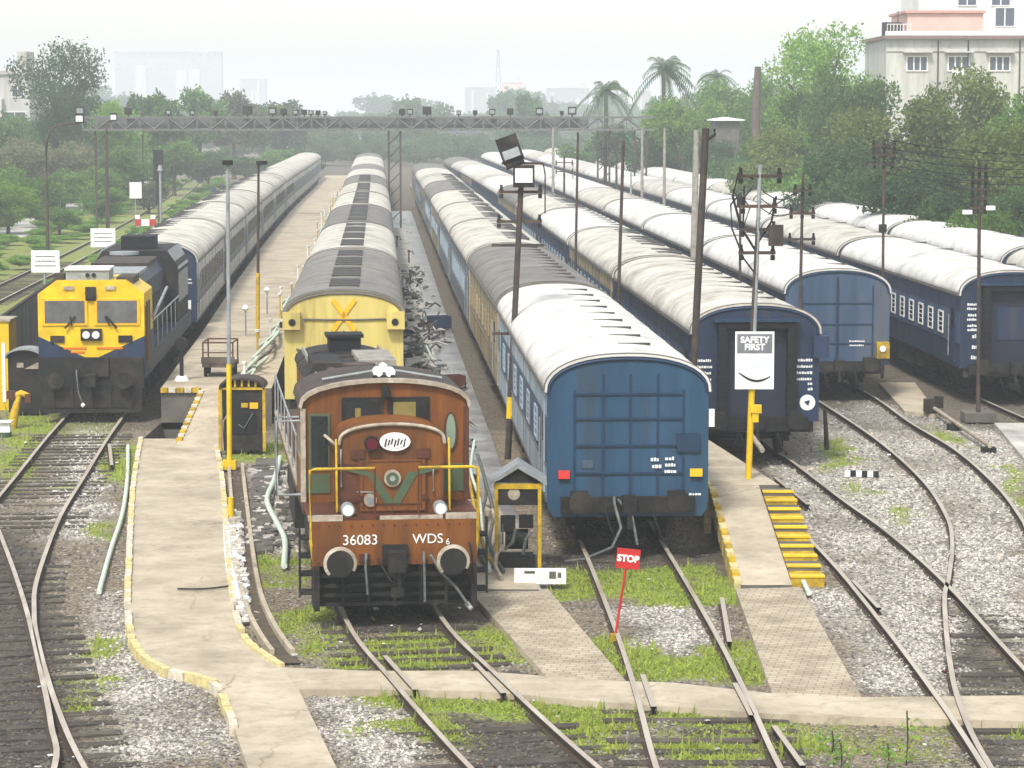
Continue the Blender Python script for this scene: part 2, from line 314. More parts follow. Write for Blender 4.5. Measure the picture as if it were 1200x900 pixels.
mw=np.maximum(mask(gravel_px[:4]),1.*mask(gravel_px[4:]))*np.clip(fbm(GX*.7,GY*.45,55)*2.4-.25,.25,1); md=mask(dark_px)
# the yard between the trains is dark and oily
yard=np.zeros(GX.shape)
for j,y in enumerate(YS):
    if y>45: yard[j]=((XS>cx(1,y)-2.2)&(XS<cx(7,y)+3)&(y>72)).astype(float)
md=np.maximum(md,yard*.6)
def blur(a):
    b=a.copy(); b[1:-1,1:-1]=(a[:-2,1:-1]+a[2:,1:-1]+a[1:-1,:-2]+a[1:-1,2:]+2*a[1:-1,1:-1])/6; return b
for _ in range(2): mg,mw,md=blur(mg),blur(mw),blur(md)
mg*=np.clip(fbm(GX*.9+40,GY*.9,21)*3-.35,.15,1)
nearm=np.clip((80-GY)/15,0,1)*np.clip((GY-20)/6,0,1)
HZ=GZ+(fbm(GX*1.3,GY*1.3,31)-.5)*.07*nearm
nx,ny=len(XS),len(YS)
verts=np.stack([GX.ravel(),GY.ravel(),HZ.ravel()],1)
ii,jj=np.meshgrid(np.arange(nx-1),np.arange(ny-1)); a=(jj*nx+ii)
cxm=(XS[:-1]+XS[1:])/2; cym=(YS[:-1]+YS[1:])/2; CX_,CY_=np.meshgrid(cxm,cym)
keep=~((CX_>PIT[0])&(CX_<PIT[1])&(CY_>PIT[2])&(CY_<PIT[3]))
a=a[keep]; F=np.stack([a,a+1,a+1+nx,a+nx],1)
def np_mesh(name,v,f,mats,k=4,attr=None):
    me=bpy.data.meshes.new(name); me.vertices.add(len(v)); me.vertices.foreach_set('co',np.asarray(v,np.float32).ravel())
    me.loops.add(len(f)*k); me.loops.foreach_set('vertex_index',np.asarray(f,np.int32).ravel())
    me.polygons.add(len(f)); me.polygons.foreach_set('loop_start',np.arange(0,len(f)*k,k,dtype=np.int32)); me.polygons.foreach_set('loop_total',np.full(len(f),k,np.int32))
    for m in mats: me.materials.append(m)
    if attr is not None:
        ca=me.color_attributes.new(attr[0],'FLOAT_COLOR','POINT'); ca.data.foreach_set('color',attr[1].astype(np.float32).ravel())
    me.update(); me.validate(); return me
def ground_mat():
    m=bpy.data.materials.new('yard_ground'); m.use_nodes=True; t=m.node_tree; N=t.nodes; Lk=t.links; b=N['Principled BSDF']; b.inputs['Roughness'].default_value=.95; b.inputs['Specular IOR Level'].default_value=.1
    at=N.new('ShaderNodeAttribute'); at.attribute_name='cover'; sp=N.new('ShaderNodeSeparateColor'); Lk.new(at.outputs['Color'],sp.inputs[0])
    tc=N.new('ShaderNodeTexCoord')
    def noise(s,d=6,r=.6):
        n=N.new('ShaderNodeTexNoise'); n.inputs['Scale'].default_value=s; n.inputs['Detail'].default_value=d; n.inputs['Roughness'].default_value=r; Lk.new(tc.outputs['Object'],n.inputs['Vector']); return n.outputs['Fac']
    def ramp(f,st):
        r=N.new('ShaderNodeValToRGB'); e=r.color_ramp.elements
        for i,(p,c) in enumerate(st):
            q=e[i] if i<2 else e.new(p); q.position=p; q.color=(*c,1)
        Lk.new(f,r.inputs['Fac']); return r.outputs['Color']
    def mix(f,a_,b_):
        x=N.new('ShaderNodeMix'); x.data_type='RGBA'
        if isinstance(f,float): x.inputs[0].default_value=f
        else: Lk.new(f,x.inputs[0])
        for s_,k in ((a_,6),(b_,7)):
            if isinstance(s_,tuple): x.inputs[k].default_value=(*s_,1)
            else: Lk.new(s_,x.inputs[k])
        return x.outputs[2]
    vo=N.new('ShaderNodeTexVoronoi'); vo.inputs['Scale'].default_value=17; Lk.new(tc.outputs['Object'],vo.inputs['Vector'])
    vs_=N.new('ShaderNodeSeparateColor'); Lk.new(vo.outputs['Color'],vs_.inputs[0])
    stone=ramp(vs_.outputs[0],[(0,S(.34,.30,.26)),(1,S(.64,.60,.53)),(.5,S(.48,.44,.38))])
    soil=ramp(noise(2.2,9,.7),[(.3,S(.33,.29,.24)),(.7,S(.55,.5,.42))])
    base=mix(.5,stone,soil)
    white=ramp(vs_.outputs[1],[(0,S(.42,.4,.37)),(1,S(.80,.77,.72)),(.55,S(.66,.63,.58))])
    base=mix(sp.outputs[1],base,white)
    dark=ramp(noise(5,8,.7),[(.3,S(.17,.155,.14)),(.75,S(.38,.35,.31))])
    x=N.new('ShaderNodeMath'); x.operation='MULTIPLY'; x.inputs[1].default_value=.8; Lk.new(sp.outputs[2],x.inputs[0])
    base=mix(x.outputs[0],base,dark)
    gr=ramp(noise(9,8,.75),[(.3,S(.36,.40,.18)),(.72,S(.60,.66,.27))])
    # ragged edge
    md_=N.new('ShaderNodeMath'); md_.operation='MULTIPLY_ADD'; md_.inputs[1].default_value=1.5; Lk.new(noise(7,6),md_.inputs[0]); md_.inputs[2].default_value=-.75
    ad=N.new('ShaderNodeMath'); ad.operation='ADD'; ad.use_clamp=True; Lk.new(sp.outputs[0],ad.inputs[0]); Lk.new(md_.outputs[0],ad.inputs[1])
    gm=N.new('ShaderNodeMath'); gm.operation='MULTIPLY'; gm.use_clamp=True; Lk.new(ad.outputs[0],gm.inputs[0])
    g2=N.new('ShaderNodeMath'); g2.operation='MULTIPLY'; g2.use_clamp=True; g2.inputs[1].default_value=3; Lk.new(sp.outputs[0],g2.inputs[0]); Lk.new(g2.outputs[0],gm.inputs[1])
    base=mix(gm.outputs[0],base,gr)
    Lk.new(base,b.inputs['Base Color'])
    bp=N.new('ShaderNodeBump'); bp.inputs['Strength'].default_value=.9; bp.inputs['Distance'].default_value=.04
    Lk.new(vo.outputs['Distance'],bp.inputs['Height']); bp.invert=True; Lk.new(bp.outputs[0],b.inputs['Normal'])
    return m
attr=np.stack([mg.ravel(),mw.ravel(),md.ravel(),np.ones(mg.size)],1)
gmesh=np_mesh('ground',verts,F,[ground_mat()],4,('cover',attr))
tag(link('ground',gmesh),kind='structure')
def sample(a,x,y):
    i=np.clip(np.searchsorted(XS,x),1,nx-1); j=np.clip(np.searchsorted(YS,y),1,ny-1); return a[j-1,i-1]

# ---------------------------------------------------------------- haze
def haze():
    m=bpy.data.materials.new('haze_air'); m.use_nodes=True; t=m.node_tree; t.nodes.remove(t.nodes['Principled BSDF'])
    v=t.nodes.new('ShaderNodeVolumePrincipled'); v.inputs['Color'].default_value=(.90,.955,1,1); v.inputs['Density'].default_value=HAZE; v.inputs['Anisotropy'].default_value=0
    t.links.new(v.outputs[0],t.nodes['Material Output'].inputs['Volume'])
    b=MB().box(-1500,1500,-80,4600,-2.2,48); o=b.build('haze',[m]); tag(o,kind='stuff')
HAZE=.00072
haze()

# ---------------------------------------------------------------- paths, platforms
def slab(name,poly,zt,mats,kind='structure',zb=-.3,parent=None,uvdir=None):
    if callable(zt): zz=[zt(x,y) for x,y in poly]
    else: zz=[zt]*len(poly)
    n=len(poly); vs=[(x,y,z) for (x,y),z in zip(poly,zz)]+[(x,y,zb) for x,y in poly]
    area=sum(poly[i][0]*poly[(i+1)%n][1]-poly[(i+1)%n][0]*poly[i][1] for i in range(n))
    b=MB(); top=tuple(range(n)) if area>0 else tuple(range(n-1,-1,-1)); b.add(vs,[top],0)
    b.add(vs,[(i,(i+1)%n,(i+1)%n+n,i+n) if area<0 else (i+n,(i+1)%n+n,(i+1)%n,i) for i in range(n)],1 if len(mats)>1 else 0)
    o=b.build(name,mats,parent)
    if kind: tag(o,kind=kind)
    return o
PZ=-.04
def brickmat():
    m=mat('brick_path_base',S(.74,.67,.57),.9); m=m.copy(); m.name='brick_paving'; t=m.node_tree; N=t.nodes; Lk=t.links
    tc=N.new('ShaderNodeTexCoord'); mp=N.new('ShaderNodeMapping'); mp.inputs['Rotation'].default_value=(0,0,R(12)); Lk.new(tc.outputs['Object'],mp.inputs[0])
    br=N.new('ShaderNodeTexBrick'); br.inputs['Scale'].default_value=1; br.inputs['Brick Width'].default_value=.26; br.inputs['Row Height'].default_value=.14; br.inputs['Mortar Size'].default_value=.012
    br.inputs['Color1'].default_value=(*S(.71,.66,.57),1); br.inputs['Color2'].default_value=(*S(.63,.585,.51),1); br.inputs['Mortar'].default_value=(*S(.54,.48,.41),1)
    Lk.new(mp.outputs[0],br.inputs[0]); n=N.new('ShaderNodeTexNoise'); n.inputs['Scale'].default_value=1.4; n.inputs['Detail'].default_value=8; Lk.new(tc.outputs['Object'],n.inputs['Vector'])
    mx=N.new('ShaderNodeMix'); mx.data_type='RGBA'; mx.blend_type='MULTIPLY'; mx.inputs[0].default_value=.6; Lk.new(br.outputs[0],mx.inputs[6])
    r=N.new('ShaderNodeValToRGB'); r.color_ramp.elements[0].position=.35; r.color_ramp.elements[0].color=(.5,.47,.42,1); r.color_ramp.elements[1].position=.6; Lk.new(n.outputs['Fac'],r.inputs[0]); Lk.new(r.outputs[0],mx.inputs[7])
    Lk.new(mx.outputs[2],N['Principled BSDF'].inputs['Base Color']); return m
M['brick']=brickmat()
main_l=spline(UL([(165,514),(156,570),(152,640),(150,720),(160,760),(188,782),(247,801),(268,835),(292,905),(330,1010)],PZ),5)
main_r=spline(UL([(252,514),(260,560),(267,640),(275,715),(290,752),(330,782)],PZ),5)
low_r=UL([(350,808),(397,905),(450,1010)],PZ)
path=slab('path',main_l+low_r[::-1]+main_r[::-1],PZ,[M['conc'],M['conc']])
# cross path with a slightly uneven edge, over the tracks
north=[(330,782),(430,786),(560,786),(700,797),(790,800),(900,812),(1000,817),(1200,815),(1330,818)]
south=[(350,808),(440,808),(560,810),(700,822),(790,828),(900,836),(1000,840),(1200,845),(1330,848)]
slab('footpath',UL(north,PZ+.004)+UL(south,PZ+.004)[::-1],PZ+.004,[M['conc'],M['conc']])
slab('brick_path',UL([(548,690),(642,690),(735,800),(640,792)],PZ),PZ+.001,[M['brick'],M['conc']])
slab('brick_ramp_path',UL([(862,690),(938,688),(1010,818),(905,813)],PZ),PZ+.001,[M['brick'],M['conc']])
def kerb(name,pts,w=.12,h=.05,step=.42,z=PZ,parent=None,skip=.12):
    b=MB(); pts=[Vector((x,y,0)) for x,y in pts]; d=0; acc=[0]
    for i in range(1,len(pts)): acc.append(acc[-1]+(pts[i]-pts[i-1]).length)
    s=0; r=random.Random(5)
    while s+step<acc[-1]:
        i=max(k for k in range(len(acc)) if acc[k]<=s); i=min(i,len(pts)-2); t=(s-acc[i])/(acc[i+1]-acc[i]); p=pts[i].lerp(pts[i+1],t); dr=(pts[i+1]-pts[i]).normalized()
        ang=math.atan2(dr.y,dr.x)+r.uniform(-.04,.04)
        if r.random()>skip:
            Mx=Matrix.Translation((p.x,p.y,z))@Matrix.Rotation(ang,4,'Z'); b.box(0,step-.03,-w/2,w/2,-.12,h+r.uniform(-.012,.012),0 if r.random()<.5 else 1,Mx)
        s+=step
    return b.build(name,[M['kerb_y'],M['kerb_w']],parent)
kerb('kerb_edging',main_l[:38],parent=path); kerb('kerb_edging',main_r,parent=path)
# washing platform between the trains on tracks 1 and 2
PH=.9
ys=list(np.arange(73.6,330,8)); left=[(cx(1,y)+1.98,y) for y in ys]; left[0]=(PIT[0],73.6); right=[(cx(2,y)-2.15,y) for y in ys]
plat=slab('platform',left+right[::-1],PH,[M['conc'],M['conc_dk']])
def rampz(x,y): return -.04+(PH+.04-.004)*min(1,max(0,(y-67.6)/(73.595-67.6)))
wl=[(PIT[1]+.02,67.6),(PIT[1]+.02,73.595)]; wr=[(-7.65,73.595),(-7.65,67.6)]
slab('platform_ramp',wl+wr,rampz,[M['conc'],M['conc_dk']])
b=MB()
for k in range(14):
    y=68.2+k*.37; z=rampz(0,y+.15); b.box(PIT[1]-.02,PIT[1]+.14,y,y+.33,z-.1,z+.05,k%2)
for k in range(5): b.box(PIT[0]+.0+.23*k,PIT[0]+.2+.23*k,73.5,73.62,PH-.12,PH+.02,k%2)
tag(b.build('kerb_edging',[M['ylow'],M['kerb_w']]),kind='structure')
b=MB(); x0,x1,y0,y1=PIT
b.add([(x0,y0,-1),(x1,y0,-1),(x1,y1,-1),(x0,y1,-1),(x0,y0,GZ+.05),(x1,y0,GZ+.05),(x1,y1,GZ+.05),(x0,y1,GZ+.05)],[(0,1,2,3),(4,7,3,0),(5,4,0,1),(6,5,1,2),(7,6,2,3)],0)
tag(b.build('inspection_pit',[M['conc_dk']]),kind='structure')
# low wet platform between tracks 2 and 3
ys=list(np.arange(58,240,8)); left=[(cx(2,max(y,70))+1.9,y) for y in ys]; left[0]=(-1.9,58); left[1]=(-2.2,66)
right=[(cx(3,y)-1.95,y) for y in ys]
low=[(-1.0,50),(-.95,46.9),(.75,46.9),(.42,50)]
lowr=[(-1.35,54)]
slab('low_platform',[(-1.15,46.95),(-1.5,52)]+left+right[::-1]+[(.2,54),(.55,46.95)],PZ+.002,[M['conc_wet'],M['conc_dk']])
pts=[(cx(2,y)+1.95,y) for y in np.arange(70,200,8)]+[(cx(2,y)+3.0,y) for y in np.arange(198,69,-8)]
slab('pale_walkway',pts,.02,[M['conc_lt'],M['conc_dk']])
pts=[(-1.12,47),(-1.5,54),(-1.9,60),(-.6,60),(.0,54),(.5,47)]
slab('concrete_apron',pts,PZ+.03,[M['conc'],M['conc_dk']])
# platform between 3 and 4 with its ramp and yellow steps
def P34(y): return (cx(3,y)+1.78,cx(4,y)-1.8)
ys=list(np.arange(54.2,290,8)); L3=[(P34(y)[0],y) for y in ys]; R4=[(P34(y)[1]+(.25 if y<64 else 0),y) for y in ys]; L3[0]=(4.28,54.2); R4[0]=(5.72,54.2)
slab('raised_platform',L3+R4[::-1],PH,[M['conc'],M['conc_dk']])
def rz2(x,y): return PZ+(PH-.003-PZ)*min(1,max(0,(y-47.6)/(54.2-47.6)))
slab('platform_slope',[(4.32,47.6),(5.28,47.6),(5.28,54.195),(4.28,54.195)],rz2,[M['conc'],M['conc_dk']])
kerb_b=MB()
for k in range(15):
    y=47.7+k*.43; z=rz2(0,y+.2); kerb_b.box(4.2,4.34,y,y+.4,z-.35,z+.03,k%2)
kerb_b.box(4.12,4.27,54.2,56.2,-.15,PH+.02,0)
tag(kerb_b.build('kerb_edging',[M['kerb_y'],M['ylow']]),kind='structure')
st=thing('yellow_steps','flight of yellow painted concrete steps beside the sloping end of the raised platform','steps',(5.62,51,0))
n=10
for k in range(n):
    y0=-3.0+k*.6; zt=PZ+(PH-PZ)*(k+1)/(n+.3)
    MB().box(-.32,.32,y0,y0+.6,-.2,zt,0).box(-.33,.33,y0-.02,y0+.22,zt-.02,zt+.012,1).build('step',[M['conc_dk'] if k%2 else M['ylow'],M['yellow']],st)
# slabs at right
slab('concrete_pad',UL([(1165,500),(1230,500),(1300,560),(1215,560)],GZ),PZ,[M['conc_lt']])
slab('concrete_patch',UL([(1030,452),(1072,452),(1100,490),(1060,486)],GZ),PZ,[M['conc']])
slab('rough_paving',UL([(300,540),(330,540),(318,600),(320,648),(300,650),(292,600)],GZ),-.08,[M['conc_dk']])
# far road at left and the drain
rd=[(-37.3-.075*(y-188),y) for y in (110,150,188,230,300,420)]; slab('road',[(x-1.7,y) for x,y in rd]+[(x+1.7,y) for x,y in rd[::-1]],-.1,[M['conc_lt']])
dr=spline(UL([(268,548),(272,600),(280,680),(292,725),(315,765),(332,779)],GZ),5)
b=MB()
for side,off in ((0,.0),(1,.34)):
    p=[Vector((x+off,y,0)) for x,y in dr[:22]]
    for i in range(len(p)-1):
        d=(p[i+1]-p[i]); Mx=Matrix.Translation((p[i].x,p[i].y,0))@Matrix.Rotation(math.atan2(d.y,d.x),4,'Z'); b.box(0,d.length,-.04,.04,-.25,-.02,0,Mx)
b.add([(x,y,-.125) for x,y in dr]+[(x+.34,y,-.125) for x,y in dr],[(i,i+len(dr),i+1+len(dr),i+1) for i in range(len(dr)-1)],1)
tag(b.build('drain',[M['conc'],mat('drain_mud',S(.36,.31,.25),.8,c2=S(.24,.21,.17))]),kind='structure')

# ---------------------------------------------------------------- tracks
def rail_mesh(pts):
    prof=[(-.07,-.15),(.07,-.15),(.07,-.13),(.012,-.115),(.012,-.045),(.042,-.035),(.042,0),(-.042,0),(-.042,-.035),(-.012,-.045),(-.012,-.115),(-.07,-.13)]
    b=MB(); vs=[]; n=len(prof)
    for i,p in enumerate(pts):
        q0=np.array(pts[max(i-1,0)]); q1=np.array(pts[min(i+1,len(pts)-1)]); d=q1-q0; d=d/np.linalg.norm(d); nv=np.array((d[1],-d[0]))
        for a_,z in prof: vs.append((p[0]+nv[0]*a_,p[1]+nv[1]*a_,z))
    fs=[];ft=[]
    for i in range(len(pts)-1):
        for k in range(n):
            q=(i*n+k,(i+1)*n+k,(i+1)*n+(k+1)%n,i*n+(k+1)%n)
            (ft if k==6 else fs).append(q)
    b.add(vs,fs,0); b.add(vs,ft,1); return b
def offset(pts,d):
    out=[]
    for i,p in enumerate(pts):
        q0=np.array(pts[max(i-1,0)]); q1=np.array(pts[min(i+1,len(pts)-1)]); v=q1-q0; v=v/np.linalg.norm(v); out.append((p[0]+v[1]*d,p[1]-v[0]*d))
    return out
G=1.676
def sleeper_mesh(w): return cached(('sl',w),lambda: MB().box(-w/2,w/2,-.125,.125,-.2,-.118,0).mesh('sleeper',[M['wood']]))
def track(label,center=None,lr=None,rr=None,ties=(),w=2.75,far=None):
    c0=(center or lr or rr)[0]; t=thing('railway_track',label,'track',(0,0,0),0)
    L_=lr if lr else offset(center,-G/2) if center else offset(rr,-G); R_=rr if rr else offset(center,G/2) if center else offset(lr,G)
    for q in (L_,R_): rail_mesh(q).build('rail',[M['rail_side'],M['rail_top']],t)
    cen=center or [((a_[0]+b_[0])/2,(a_[1]+b_[1])/2) for a_,b_ in zip(L_,R_)] if len(L_)==len(R_) else offset(L_,G/2)
    cs=sorted(cen,key=lambda p:p[1]); yy=[p[1] for p in cs]; xx=[p[0] for p in cs]
    for (y0,y1,ww) in ties:
        y=y0
        while y<y1:
            x=float(np.interp(y,yy,xx)); sl_=float(np.interp(y+.5,yy,xx))-x
            o=link('sleeper',sleeper_mesh(ww),t,(x+rnd.uniform(-.04,.04),y,rnd.uniform(-.032,.002)),-math.atan(sl_/.5)+rnd.uniform(-.02,.02)); y+=.62
    return t
def path_to(k,y0,y1=330,st=12): return [(cx(k,y),y) for y in np.arange(y0,y1,st)]
# near rails are measured point by point, then follow the train standing on them
r1=spline([(-2.0,24),(-4.3,29.5)]+UL([(98,897),(64,820),(44,750),(40,715),(44,676),(70,606),(100,556),(127,512)])+[(cx(1,76)+.84,76)],6)+[(cx(1,y)+.84,y) for y in np.arange(84,330,12)]
track('rusty curved track under the yellow diesel locomotive, sweeping down past the concrete path',rr=r1,ties=((28,45,3.3),(45,50,2.75),(55,71.5,2.75)))
r0=spline([(-5.6,24),(-5.9,29.5)]+UL([(64,897),(60,850),(50,797),(28,704),(0,625)])+[(-12.6,60),(-16,74),(-18.5,92)],6)
track('track entering from the left edge and crossing into the curved track',rr=r0,ties=((46,52,2.75),))
c2=spline([(3.2,24),(1.7,29)]+[(.31,33.9),(-1.06,39.5),(-2.07,44.2),(-3.05,52),(-4.15,61),(-4.6,69.8)],6)+path_to(2,78)
track('oily track in grass running out from under the brown shunting locomotive',center=c2,ties=((26,37,2.75),(39.5,44,2.75)))
c3=spline([(3.2,24),(2.98,29),(2.79,34),(2.74,38),(2.64,42.5),(2.38,49.5),(1.9,60)],5)+path_to(3,68)
track('grass-grown track in front of the blue coach with the red stop sign',center=c3,ties=((26,38,2.75),))
l4=spline([(6.0,24),(6.2,29.5)]+UL([(1152,897),(1093,809),(1035,732),(976,660),(920,605)])+[(cx(4,64)-.84,64),(cx(4,80)-.84,80)],6)+[(cx(4,y)-.84,y) for y in np.arange(92,330,12)]
r4=spline([(11.2,24),(11.0,33)]+UL([(1290,870),(1200,783),(1109,684),(1040,623),(987,585),(928,540)])+[(cx(4,68)+.84,68),(cx(4,84)+.84,84)],6)+[(cx(4,y)+.84,y) for y in np.arange(96,330,12)]
track('track curving through white ballast past the yellow steps to the coach with the dark doorway',lr=l4,rr=r4,ties=())
l5=spline([(6.6,24),(6.5,29.5)]+UL([(1160,897),(1125,825),(1112,767),(1107,700),(1112,676),(1116,636),(1109,604),(1080,561),(1029,516),(965,473)])+[(cx(5,90)-.84,90)],6)+[(cx(5,y)-.84,y) for y in np.arange(102,330,12)]
r5=spline([(12.6,40)]+UL([(1235,672),(1200,612),(1168,569),(1120,527),(1067,495),(1016,460)])+[(cx(5,92)+.84,92)],6)+[(cx(5,y)+.84,y) for y in np.arange(104,330,12)]
t5=track('curving track that crosses its neighbour at a frog below the double doored blue coach',lr=l5,rr=r5,ties=())
for y in np.arange(26,45.5,.62):
    x=float(np.interp(y,[24,34,40,45.5],[7.9,7.6,8.4,9.2]))
    link('sleeper',sleeper_mesh(3.4),t5,(x+.35,y,rnd.uniform(-.03,.0)),rnd.uniform(-.03,.03))
track('rusty track emerging at the right edge under the lettered blue coach',center=spline([(18.4,55),(16.6,66),(15.6,76),(cx(6,90),90)],5)+path_to(6,102),ties=())
track('track hidden under the farthest right train',center=path_to(7,62),ties=())
for lab,x0 in (('distant running line nearest the farthest left road',-26.8),('distant running line between the white boards and the yellow engine',-22.0)):
    track(lab,center=[(x0+1.0-.055*(y-134)+(-.00012*(y-134)**2 if y>134 else 0),y) for y in np.arange(70,340,14)],ties=((120,155,2.75),))
# guard pieces / switch blades beside the rails
for (a_,b_) in (((451,768),(487,808)),((556,776),(590,812)),((753,790),(766,828)),((861,800),(881,838)),((846,700),(855,752)),((1000,680),(1030,712)),((908,559),(947,591)),((128,520),(131,545)),((907,850),(941,897))):
    p,q=U(*a_),U(*b_)
    tag(rail_mesh([(p[0]+.0,p[1]),q]).build('check_rail',[M['rail_side'],M['rail_top']]),'check rail %s'%{451:'just left of the cross path before the brown engine',556:'right of the brown engine where the cross path passes',753:'on the left of the track with the stop sign',861:'on the right of the track below the blue coach at the cross path',846:'in the ballast in front of the blue coach',1000:'inside the curve below the yellow steps',908:'beside the top of the yellow steps',128:'in front of the yellow locomotive',907:'running off the bottom edge right of centre'}[a_[0]],'check rail')

# ---------------------------------------------------------------- ballast stones and grass blades
def ballast():
    n=150000; u=nrs.rand(n); d=33/(1-u*(1-33/80.)); px=nrs.rand(n)*1240-20; x=(px-600)/FPX*d
    w=sample(mw,x,d); g=sample(mg,x,d); dk=sample(md,x,d)
    pr=.25+.75*w; pr*=(1-.8*np.clip(g*1.5,0,1)); k=(nrs.rand(n)<pr)
    for poly in PATHPOLY: k&=~inpoly(x,d,poly)
    k&=~((x>PIT[0]-.1)&(x<PIT[1]+1.6)&(d>67.4))
    x,d,w,dk=x[k],d[k],w[k],dk[k]; n=len(x)
    z=sample(HZ,x,d)
    r=(.018+.03*nrs.rand(n)**1.6)*(1+.25*(d>50))
    oc=np.array([(1,0,0),(0,1,0),(-1,0,0),(0,-1,0),(0,0,.8),(0,0,-.6)])
    th=nrs.rand(n)*6.28; c,s_=np.cos(th),np.sin(th)
    j=.65+.6*nrs.rand(n,6,1); V=oc[None]*j*r[:,None,None]
    X=V[...,0]*c[:,None]-V[...,1]*s_[:,None]; Y=V[...,0]*s_[:,None]+V[...,1]*c[:,None]
    V=np.stack([X+x[:,None],Y+d[:,None],V[...,2]+z[:,None]+.008],-1).reshape(-1,3)
    fb=np.array([(0,1,4),(1,2,4),(2,3,4),(3,0,4)]); Fc=(fb[None]+(np.arange(n)*6)[:,None,None]).reshape(-1,3)
    v=(.17+.68*nrs.rand(n)**1.2)*(.5+.5*w)*(1-.6*dk); tint=nrs.rand(n)
    colr=np.stack([v*(.82+.05*tint),v*(.765),v*(.69-.1*tint*(1-.6*w)),np.ones(n)],1)*np.array([.85,.85,.85,1])
    colr=np.repeat(colr,6,0)
    m=bpy.data.materials.new('ballast_stone'); m.use_nodes=True; t=m.node_tree; a_=t.nodes.new('ShaderNodeAttribute'); a_.attribute_name='tone'; t.links.new(a_.outputs['Color'],t.nodes['Principled BSDF'].inputs['Base Color']); t.nodes['Principled BSDF'].inputs['Roughness'].default_value=.9
    o=link('ballast',np_mesh('ballast',V,Fc,[m],3,('tone',colr))); tag(o,'loose grey and white ballast stones scattered between the tracks','ballast',kind='stuff')
def grass():
    n=380000; u=nrs.rand(n); d=33/(1-u*(1-33/85.)); px=nrs.rand(n)*1240-20; x=(px-600)/FPX*d
    g=sample(mg,x,d); k=(nrs.rand(n)<np.clip(g*1.3,0,1)*.95+.002)
    for poly in PATHPOLY: k&=~inpoly(x,d,poly)
    x,d=x[k],d[k]; n=len(x); z=sample(HZ,x,d); g=g[k]
    h=(.01+.028*nrs.rand(n)+.13*(nrs.rand(n)>.985))*(.4+g)*(1+.3*fbm(x*2,d*2,77)); w=.016+.02*nrs.rand(n); th=nrs.rand(n)*6.28
    lx=(nrs.rand(n)-.5)*.1; ly=(nrs.rand(n)-.5)*.1
    A=np.stack([x-w*np.cos(th),d-w*np.sin(th),z-.01],1); B=np.stack([x+w*np.cos(th),d+w*np.sin(th),z-.01],1); C=np.stack([x+lx,d+ly,z+h],1)
    V=np.stack([A,B,C],1).reshape(-1,3); Fc=np.arange(n*3).reshape(-1,3)
    o=link('grass',np_mesh('grass',V,Fc,[M['grass']],3)); tag(o,'short green grass tufts growing in patches between and beside the rails','grass',kind='stuff')
PATHPOLY=[main_l+low_r[::-1]+main_r[::-1],UL(north,PZ)+UL(south,PZ)[::-1],UL([(548,690),(642,690),(735,800),(640,792)],PZ),UL([(862,690),(938,688),(1010,818),(905,813)],PZ),[(-1.15,46.95),(-1.9,60),(-2.4,80),(.8,80),(.55,46.95)],[(4.2,47.5),(5.95,47.5),(5.95,75),(3,75)]]
ballast(); grass()

# ---------------------------------------------------------------- coaches
CW=1.625; EZ=3.3; PZK=4.02; BZ=1.02
def arc(hw,z0,zp,n=14):
    out=[]
    for i in range(n+1):
        t=math.pi*i/n; c=math.cos(t); out.append((hw*math.copysign(abs(c)**.9,c),z0+(zp-z0)*math.sin(t)**.85))
    return out
def coach_mesh_body(L,mats,nwin,band):
    def f():
        b=MB()
        zs=[BZ,1.75,2.75,EZ]
        if not band: 
            b.box(-CW,CW,0,L,BZ,EZ,0)
        else:
            b.box(-CW,CW,0,L,zs[0],zs[1],0); b.box(-CW,CW,.0,L,zs[1]+.0,zs[2],1); b.box(-CW,CW,0,L,zs[2],zs[3],2)
        # sole bar, rain strip and panel seams
        for s in (-1,1):
            b.box(s*CW-.012*(s<0)-0,s*CW+.012*(s>0),.05,L-.05,BZ+.02,BZ+.1,3)
            b.box(min(s*CW,s*(CW+.02)),max(s*CW,s*(CW+.02)),0.02,L-.02,1.745,1.775,3)
            for y in np.arange(3.2,L-3,2.6): b.box(min(s*CW,s*(CW+.008)),max(s*CW,s*(CW+.008)),y-.015,y+.015,BZ+.1,EZ-.03,3)
        return b.mesh('body',mats)
    return f
def roof_mesh(L,m,seams=True):
    def f():
        b=MB(); po=arc(CW+.05,EZ-.04,PZK,20); pi_=arc(CW+.005,EZ-.05,PZK-.045,20); pr=po+pi_[::-1]; b.prism(pr,-.07,L+.07,0,sm=False)
        for i in range(20): b.s[i]=True
        if seams:
            for y in [.0,L]+list(np.arange(3.4,L-3,3.6)):
                e=y<1 or y>L-1; w=.045 if e else .03; q=.022 if e else .008; pr2=arc(CW+.05+q,EZ-.04,PZK+q,20)+arc(CW+.03,EZ-.05,PZK-.02,20)[::-1]; b.prism(pr2,y-w,y+w,1 if e else 0)
        for s in (-1,1): b.box(s*(CW+.05)-.02,s*(CW+.05)+.02,-.04,L+.04,EZ-.06,EZ+.03,1)
        return b.mesh('roof',[m,M['seam']])
    return f
def window_mesh(mf,mg_,w=.62,h=.56,bars=True):
    def f():
        b=MB(); y=w/2; t=.05
        b.box(0,.03,-y-t,y+t,-h/2-t,-h/2,0).box(0,.03,-y-t,y+t,h/2,h/2+t,0).box(0,.03,-y-t,-y,-h/2,h/2,0).box(0,.03,y,y+t,-h/2,h/2,0)
        b.box(0,.012,-y,y,-h/2,h/2,1)
        if bars:
            for k in (-.14,0,.14): b.box(.012,.022,-y,y,k-.012,k+.012,0)
        return b.mesh('window',[mf,mg_])
    return f
